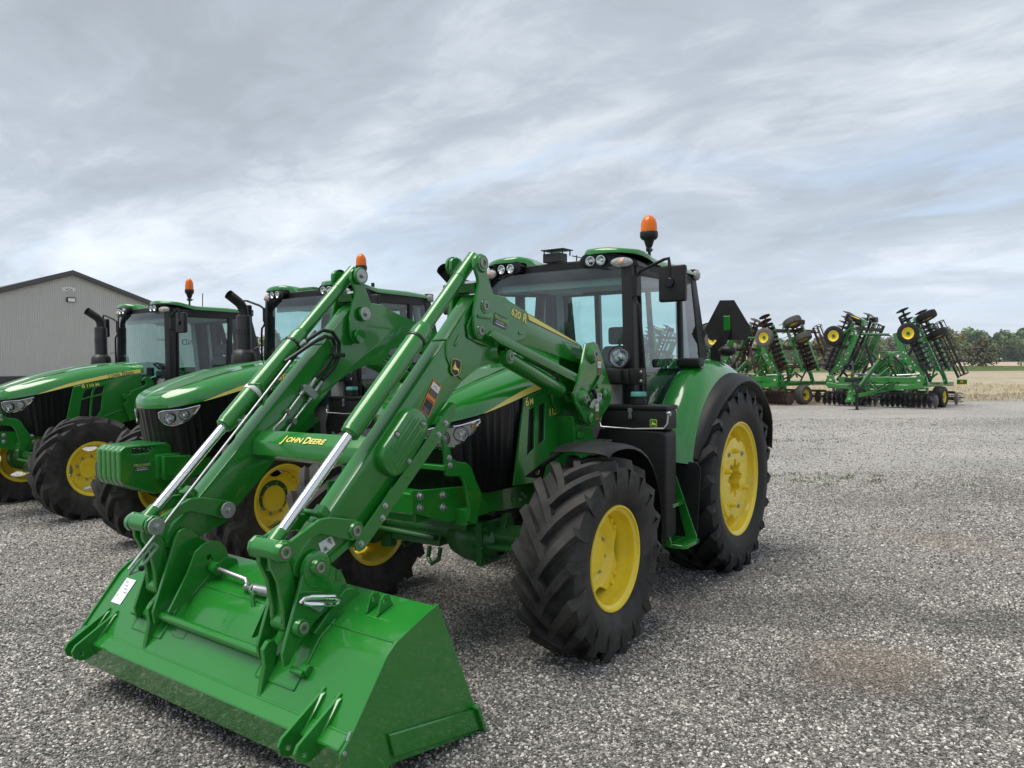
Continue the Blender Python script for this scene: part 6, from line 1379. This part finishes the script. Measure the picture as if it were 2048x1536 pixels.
        b = MB(); b.tube([P(1.75, -.8, .1), P(1.75, -.8, .42), P(1.6, -.8, .55)], .05, 8); b.box(P(1.72, -.7, .2), (.22, .3, .16)); b.box(P(2.05, .5, .12), (.12, .35, .25)); b.done('fold_link', 'green', T, bev=.01)
        MB().box(P(2.18, 1.5, .05), (.30, .34, .22)).done('stop_block', metal, T, bev=.03)
        # rear lamp boards
        MB().box((s * 2.36, 1.9, .93), (.38, .03, .20)).done('lamp_board', 'green', T); flat('stripe', [(rect(-.18, -.03, .18, .0), 'decal_yellow', 1)], T, fr((s * 2.36, 1.884, .855), (1, 0, 0), (0, 0, 1)))
        b = MB(); b.cyl((s * 2.36, 1.884, .95), (s * 2.36, 1.875, .95), .06, n=14); b.done('reflector', 'decal_orange', T)
    # folding struts, manifolds and supports crowding the middle of the machine
    for k in range(16):
        x = rr.uniform(-1.7, 1.7); y = rr.uniform(-.8, 2.2); z0 = rr.uniform(.9, 1.15); b = MB(); b.bar((x, y, z0), (x + rr.uniform(-.5, .5), y + rr.uniform(-.5, .5), z0 + rr.uniform(.15, .75)), rr.uniform(.04, .09), rr.uniform(.04, .10)); b.done('strut', rr.choice(['green', metal, 'green', metal, 'steel']), T, bev=.005)
    for s in (1, -1):
        b = MB(); b.bar((s * 1.9, -.3, 1.0), (s * 1.15, .2, 2.3), .08, .10); b.done('fold_strut', metal, T, bev=.006)
        b = MB(); b.cyl((s * .55, .35, 1.3), (s * 1.0, .5, 2.5), .055, n=12); b.done('lift_ram', metal, T); b = MB(); b.bar((s * .3, 1.6, 1.0), (s * 1.2, 1.4, 2.2), .09, .10); b.done('fold_strut', 'green', T, bev=.006)
    b = MB(); b.cyl((-.95, .0, 2.86), (.2, .0, 2.80), .055, n=14); b.done('fold_cylinder', 'green_matte', T); b = MB(); b.cyl((.2, .0, 2.80), (.95, .0, 2.74), .024, n=12); b.done('piston_rod', 'steel', T)
    # lower gangs under the centre frame
    gang('disc_gang', (-2.25, -.70, .27), (-.15, -.55, .27), 11); gang('disc_gang', (.15, -.55, .27), (2.25, -.70, .27), 11); gang('disc_gang', (-2.1, 2.05, .27), (2.1, 2.05, .27), 10)
    MB().box((0, -.6, .52), (4.3, .10, .10)).done('gang_beam', metal, T); MB().box((0, 2.05, .52), (4.1, .10, .10)).done('gang_beam', metal, T)
    for x in (-1.9, -1.1, -.4, .4, 1.1, 1.9): b = MB(); b.box((x, -.62, .42), (.05, .08, .26)); b.done('gang_hanger', metal, T); b = MB(); b.box((x, -.6, .66), (.08, .12, .24)); b.done('gang_post', 'green', T)
    c0 = Vector((-2.0, 3.1, .28)); c1 = Vector((2.0, 3.1, .28)); bk_ = MB().cyl(c0, c1, .03, n=8).done('rolling_basket', metal, T)
    for k in range(7):
        t = 2 * math.pi * k / 7; w0 = Vector((0, .2 * math.cos(t), .2 * math.sin(t))); b = MB(); b.bar(c0 + w0, c1 + w0, .03, .012, w0); b.done('bar', metal, bk_)
    return T
harrow((14.62, 30.2), R(-48), 'clean green folded disc implement standing furthest right by the stubble', 'bare_disc', 'rubber_clean', 'black_metal')
harrow((10.75, 33.4), R(-58), 'folded disc implement with rusty discs and worn grey tyres', 'rust', 'rubber_grey', 'rust')
harrow((8.3, 38.5), R(-36), 'folded disc implement mostly hidden behind the loader tractor cab', 'rust', 'rubber_grey', 'rust')
# ---------------------------------------------------------------- loose stones on the yard
def stone_mats():
    m = bpy.data.materials.new('stone'); m.use_nodes = True; t = m.node_tree; g = NG(t); p = t.nodes['Principled BSDF']
    p.inputs['Roughness'].default_value = .85; p.inputs['Specular IOR Level'].default_value = .3
    rnd = g.n('ShaderNodeObjectInfo').outputs['Random']; gp = g.n('ShaderNodeNewGeometry').outputs['Position']
    flatc = g.n('ShaderNodeVectorMath', {0: gp, 1: (1, 1, 0)}, operation='MULTIPLY').outputs[0]
    col = g.ramp(rnd, [(0, (.065, .062, .058)), (.28, (.18, .172, .161)), (.55, (.34, .325, .303)), (.80, (.54, .518, .485)), (1, (.80, .775, .735))])
    damp_shade, dirt = patches(g, flatc)
    col = g.mix(g.math('MULTIPLY', damp_shade, .46), col, (.075, .072, .068)); col = g.mix(g.math('MULTIPLY', dirt, .50), col, (.30, .24, .185))
    n = g.noise(gp, 160, 3, .6); col = g.mix(.30, col, g.ramp(n, [(.35, (.08, .08, .08)), (.65, (.55, .54, .53))]), 'OVERLAY')
    t.links.new(col, p.inputs['Base Color']); t.links.new(g.n('ShaderNodeBump', {'Height': n, 'Strength': .4, 'Distance': .002}).outputs[0], p.inputs['Normal']); MAT['stone'] = m
stone_mats()
def scatter(name, poly, dens, size, seed, mt):
    """a low mesh patch whose geometry-node tree strews angular stones over it"""
    bm = bmesh.new(); f = bm.faces.new([bm.verts.new((x, y, .002)) for x, y in poly]); bmesh.ops.triangulate(bm, faces=[f]); me = bpy.data.meshes.new(name); bm.to_mesh(me); bm.free()
    o = tag(link(name, me), kind='stuff')
    t = bpy.data.node_groups.new('scatter', 'GeometryNodeTree'); t.interface.new_socket('Geometry', in_out='INPUT', socket_type='NodeSocketGeometry'); t.interface.new_socket('Geometry', in_out='OUTPUT', socket_type='NodeSocketGeometry')
    N = t.nodes.new; L = t.links.new; gi = N('NodeGroupInput'); go = N('NodeGroupOutput')
    dp = N('GeometryNodeDistributePointsOnFaces'); dp.inputs['Density'].default_value = dens; dp.inputs['Seed'].default_value = seed; L(gi.outputs[0], dp.inputs['Mesh'])
    jn = N('GeometryNodeJoinGeometry')
    for k in range(5):
        ic = N('GeometryNodeMeshIcoSphere'); ic.inputs['Radius'].default_value = 1.0; ic.inputs['Subdivisions'].default_value = 2 if k < 3 else 1
        sp_ = N('GeometryNodeSetPosition'); L(ic.outputs['Mesh'], sp_.inputs['Geometry'])
        ps = N('GeometryNodeInputPosition'); nz = N('ShaderNodeTexNoise'); nz.noise_dimensions = '4D'; nz.inputs['Scale'].default_value = 1.1; nz.inputs['Detail'].default_value = 2; nz.inputs['W'].default_value = k * 7.3 + seed; L(ps.outputs[0], nz.inputs['Vector'])
        sb = N('ShaderNodeVectorMath'); sb.operation = 'SUBTRACT'; L(nz.outputs['Color'], sb.inputs[0]); sb.inputs[1].default_value = (.5, .5, .5)
        sc_ = N('ShaderNodeVectorMath'); sc_.operation = 'SCALE'; L(sb.outputs[0], sc_.inputs[0]); sc_.inputs['Scale'].default_value = 1.7; L(sc_.outputs[0], sp_.inputs['Offset'])
        tr = N('GeometryNodeTransform'); L(sp_.outputs[0], tr.inputs['Geometry']); tr.inputs['Scale'].default_value = (1.0, .72 + .06 * k, .42 + .07 * k)
        sm_ = N('GeometryNodeSetMaterial'); sm_.inputs['Material'].default_value = MAT[mt]; L(tr.outputs[0], sm_.inputs['Geometry'])
        ti = N('GeometryNodeGeometryToInstance'); L(sm_.outputs[0], ti.inputs[0]); L(ti.outputs[0], jn.inputs[0])
    ip = N('GeometryNodeInstanceOnPoints'); L(dp.outputs['Points'], ip.inputs['Points']); L(jn.outputs[0], ip.inputs['Instance']); ip.inputs['Pick Instance'].default_value = True
    rr = N('FunctionNodeRandomValue'); rr.data_type = 'FLOAT_VECTOR'; rr.inputs[0].default_value = (-.5, -.5, 0); rr.inputs[1].default_value = (.5, .5, 6.28); L(rr.outputs[0], ip.inputs['Rotation'])
    rs = N('FunctionNodeRandomValue'); rs.data_type = 'FLOAT'; rs.inputs[2].default_value = 0.0; rs.inputs[3].default_value = 1.0; rs.inputs['Seed'].default_value = 5
    pw = N('ShaderNodeMath'); pw.operation = 'POWER'; L(rs.outputs[1], pw.inputs[0]); pw.inputs[1].default_value = 2.2
    mr_ = N('ShaderNodeMath'); mr_.operation = 'MULTIPLY_ADD'; L(pw.outputs[0], mr_.inputs[0]); mr_.inputs[1].default_value = size[1] - size[0]; mr_.inputs[2].default_value = size[0]; L(mr_.outputs[0], ip.inputs['Scale'])
    L(ip.outputs[0], go.inputs[0]); md = o.modifiers.new('scatter', 'NODES'); md.node_group = t; return o
scatter('gravel_stones', [(-2.6, 2.3), (2.6, 2.3), (5.0, 6.2), (-5.2, 6.2)], 4600, (.0048, .0118), 1, 'stone')
scatter('gravel_stones', [(-5.2, 6.2), (5.0, 6.2), (9.5, 12.5), (-9.8, 12.5)], 1300, (.006, .0135), 2, 'stone')
scatter('gravel_stones', [(-9.8, 12.5), (9.5, 12.5), (18, 24), (-4, 24)], 140, (.008, .018), 3, 'stone')
# ---- thin tufts of grass between the stones and along the field edge
def tufts(name, spots, hgt, n, mt, spread):
    r = random.Random(len(spots)); vs = []; fs = []
    for x, y in spots:
        for i in range(n):
            a = r.uniform(0, 6.28); q = spread * r.random() ** .6; px, py = x + q * math.cos(a), y + q * math.sin(a) * .6; h_ = hgt * r.uniform(.4, 1.2); w_ = h_ * .10; la = r.uniform(0, 6.28); k = len(vs); lx, ly = math.cos(la), math.sin(la)
            vs += [(px - ly * w_, py + lx * w_, 0), (px + ly * w_, py - lx * w_, 0), (px + lx * h_ * .25 + ly * w_ * .6, py + ly * h_ * .25 - lx * w_ * .6, h_ * .6), (px + lx * h_ * .7, py + ly * h_ * .7, h_)]
            fs += [(k, k + 1, k + 2), (k, k + 2, k + 3)]
    me = bpy.data.meshes.new(name); me.from_pydata(vs, [], fs); me.materials.append(MAT[mt]); tag(link(name, me), kind='stuff')
r9 = random.Random(14)
tufts('grass_tufts', [(4.6 + r9.gauss(0, .9), 11.6 + r9.gauss(0, .35)) for i in range(26)] + [(5.2 + r9.gauss(0, 1.4), 17.5 + r9.gauss(0, .5)) for i in range(30)] + [(10.6 + r9.gauss(0, .4), 14.0 + r9.gauss(0, .2)) for i in range(8)] + [(r9.uniform(2.5, 12), r9.uniform(9, 24)) for i in range(40)], .045, 16, 'grass', .12)
tufts('field_stubble', [(r9.uniform(4, 34), 33 + r9.random() * 34) for i in range(2600)], .16, 5, 'straw' if 'straw' in MAT else 'paper', .25)
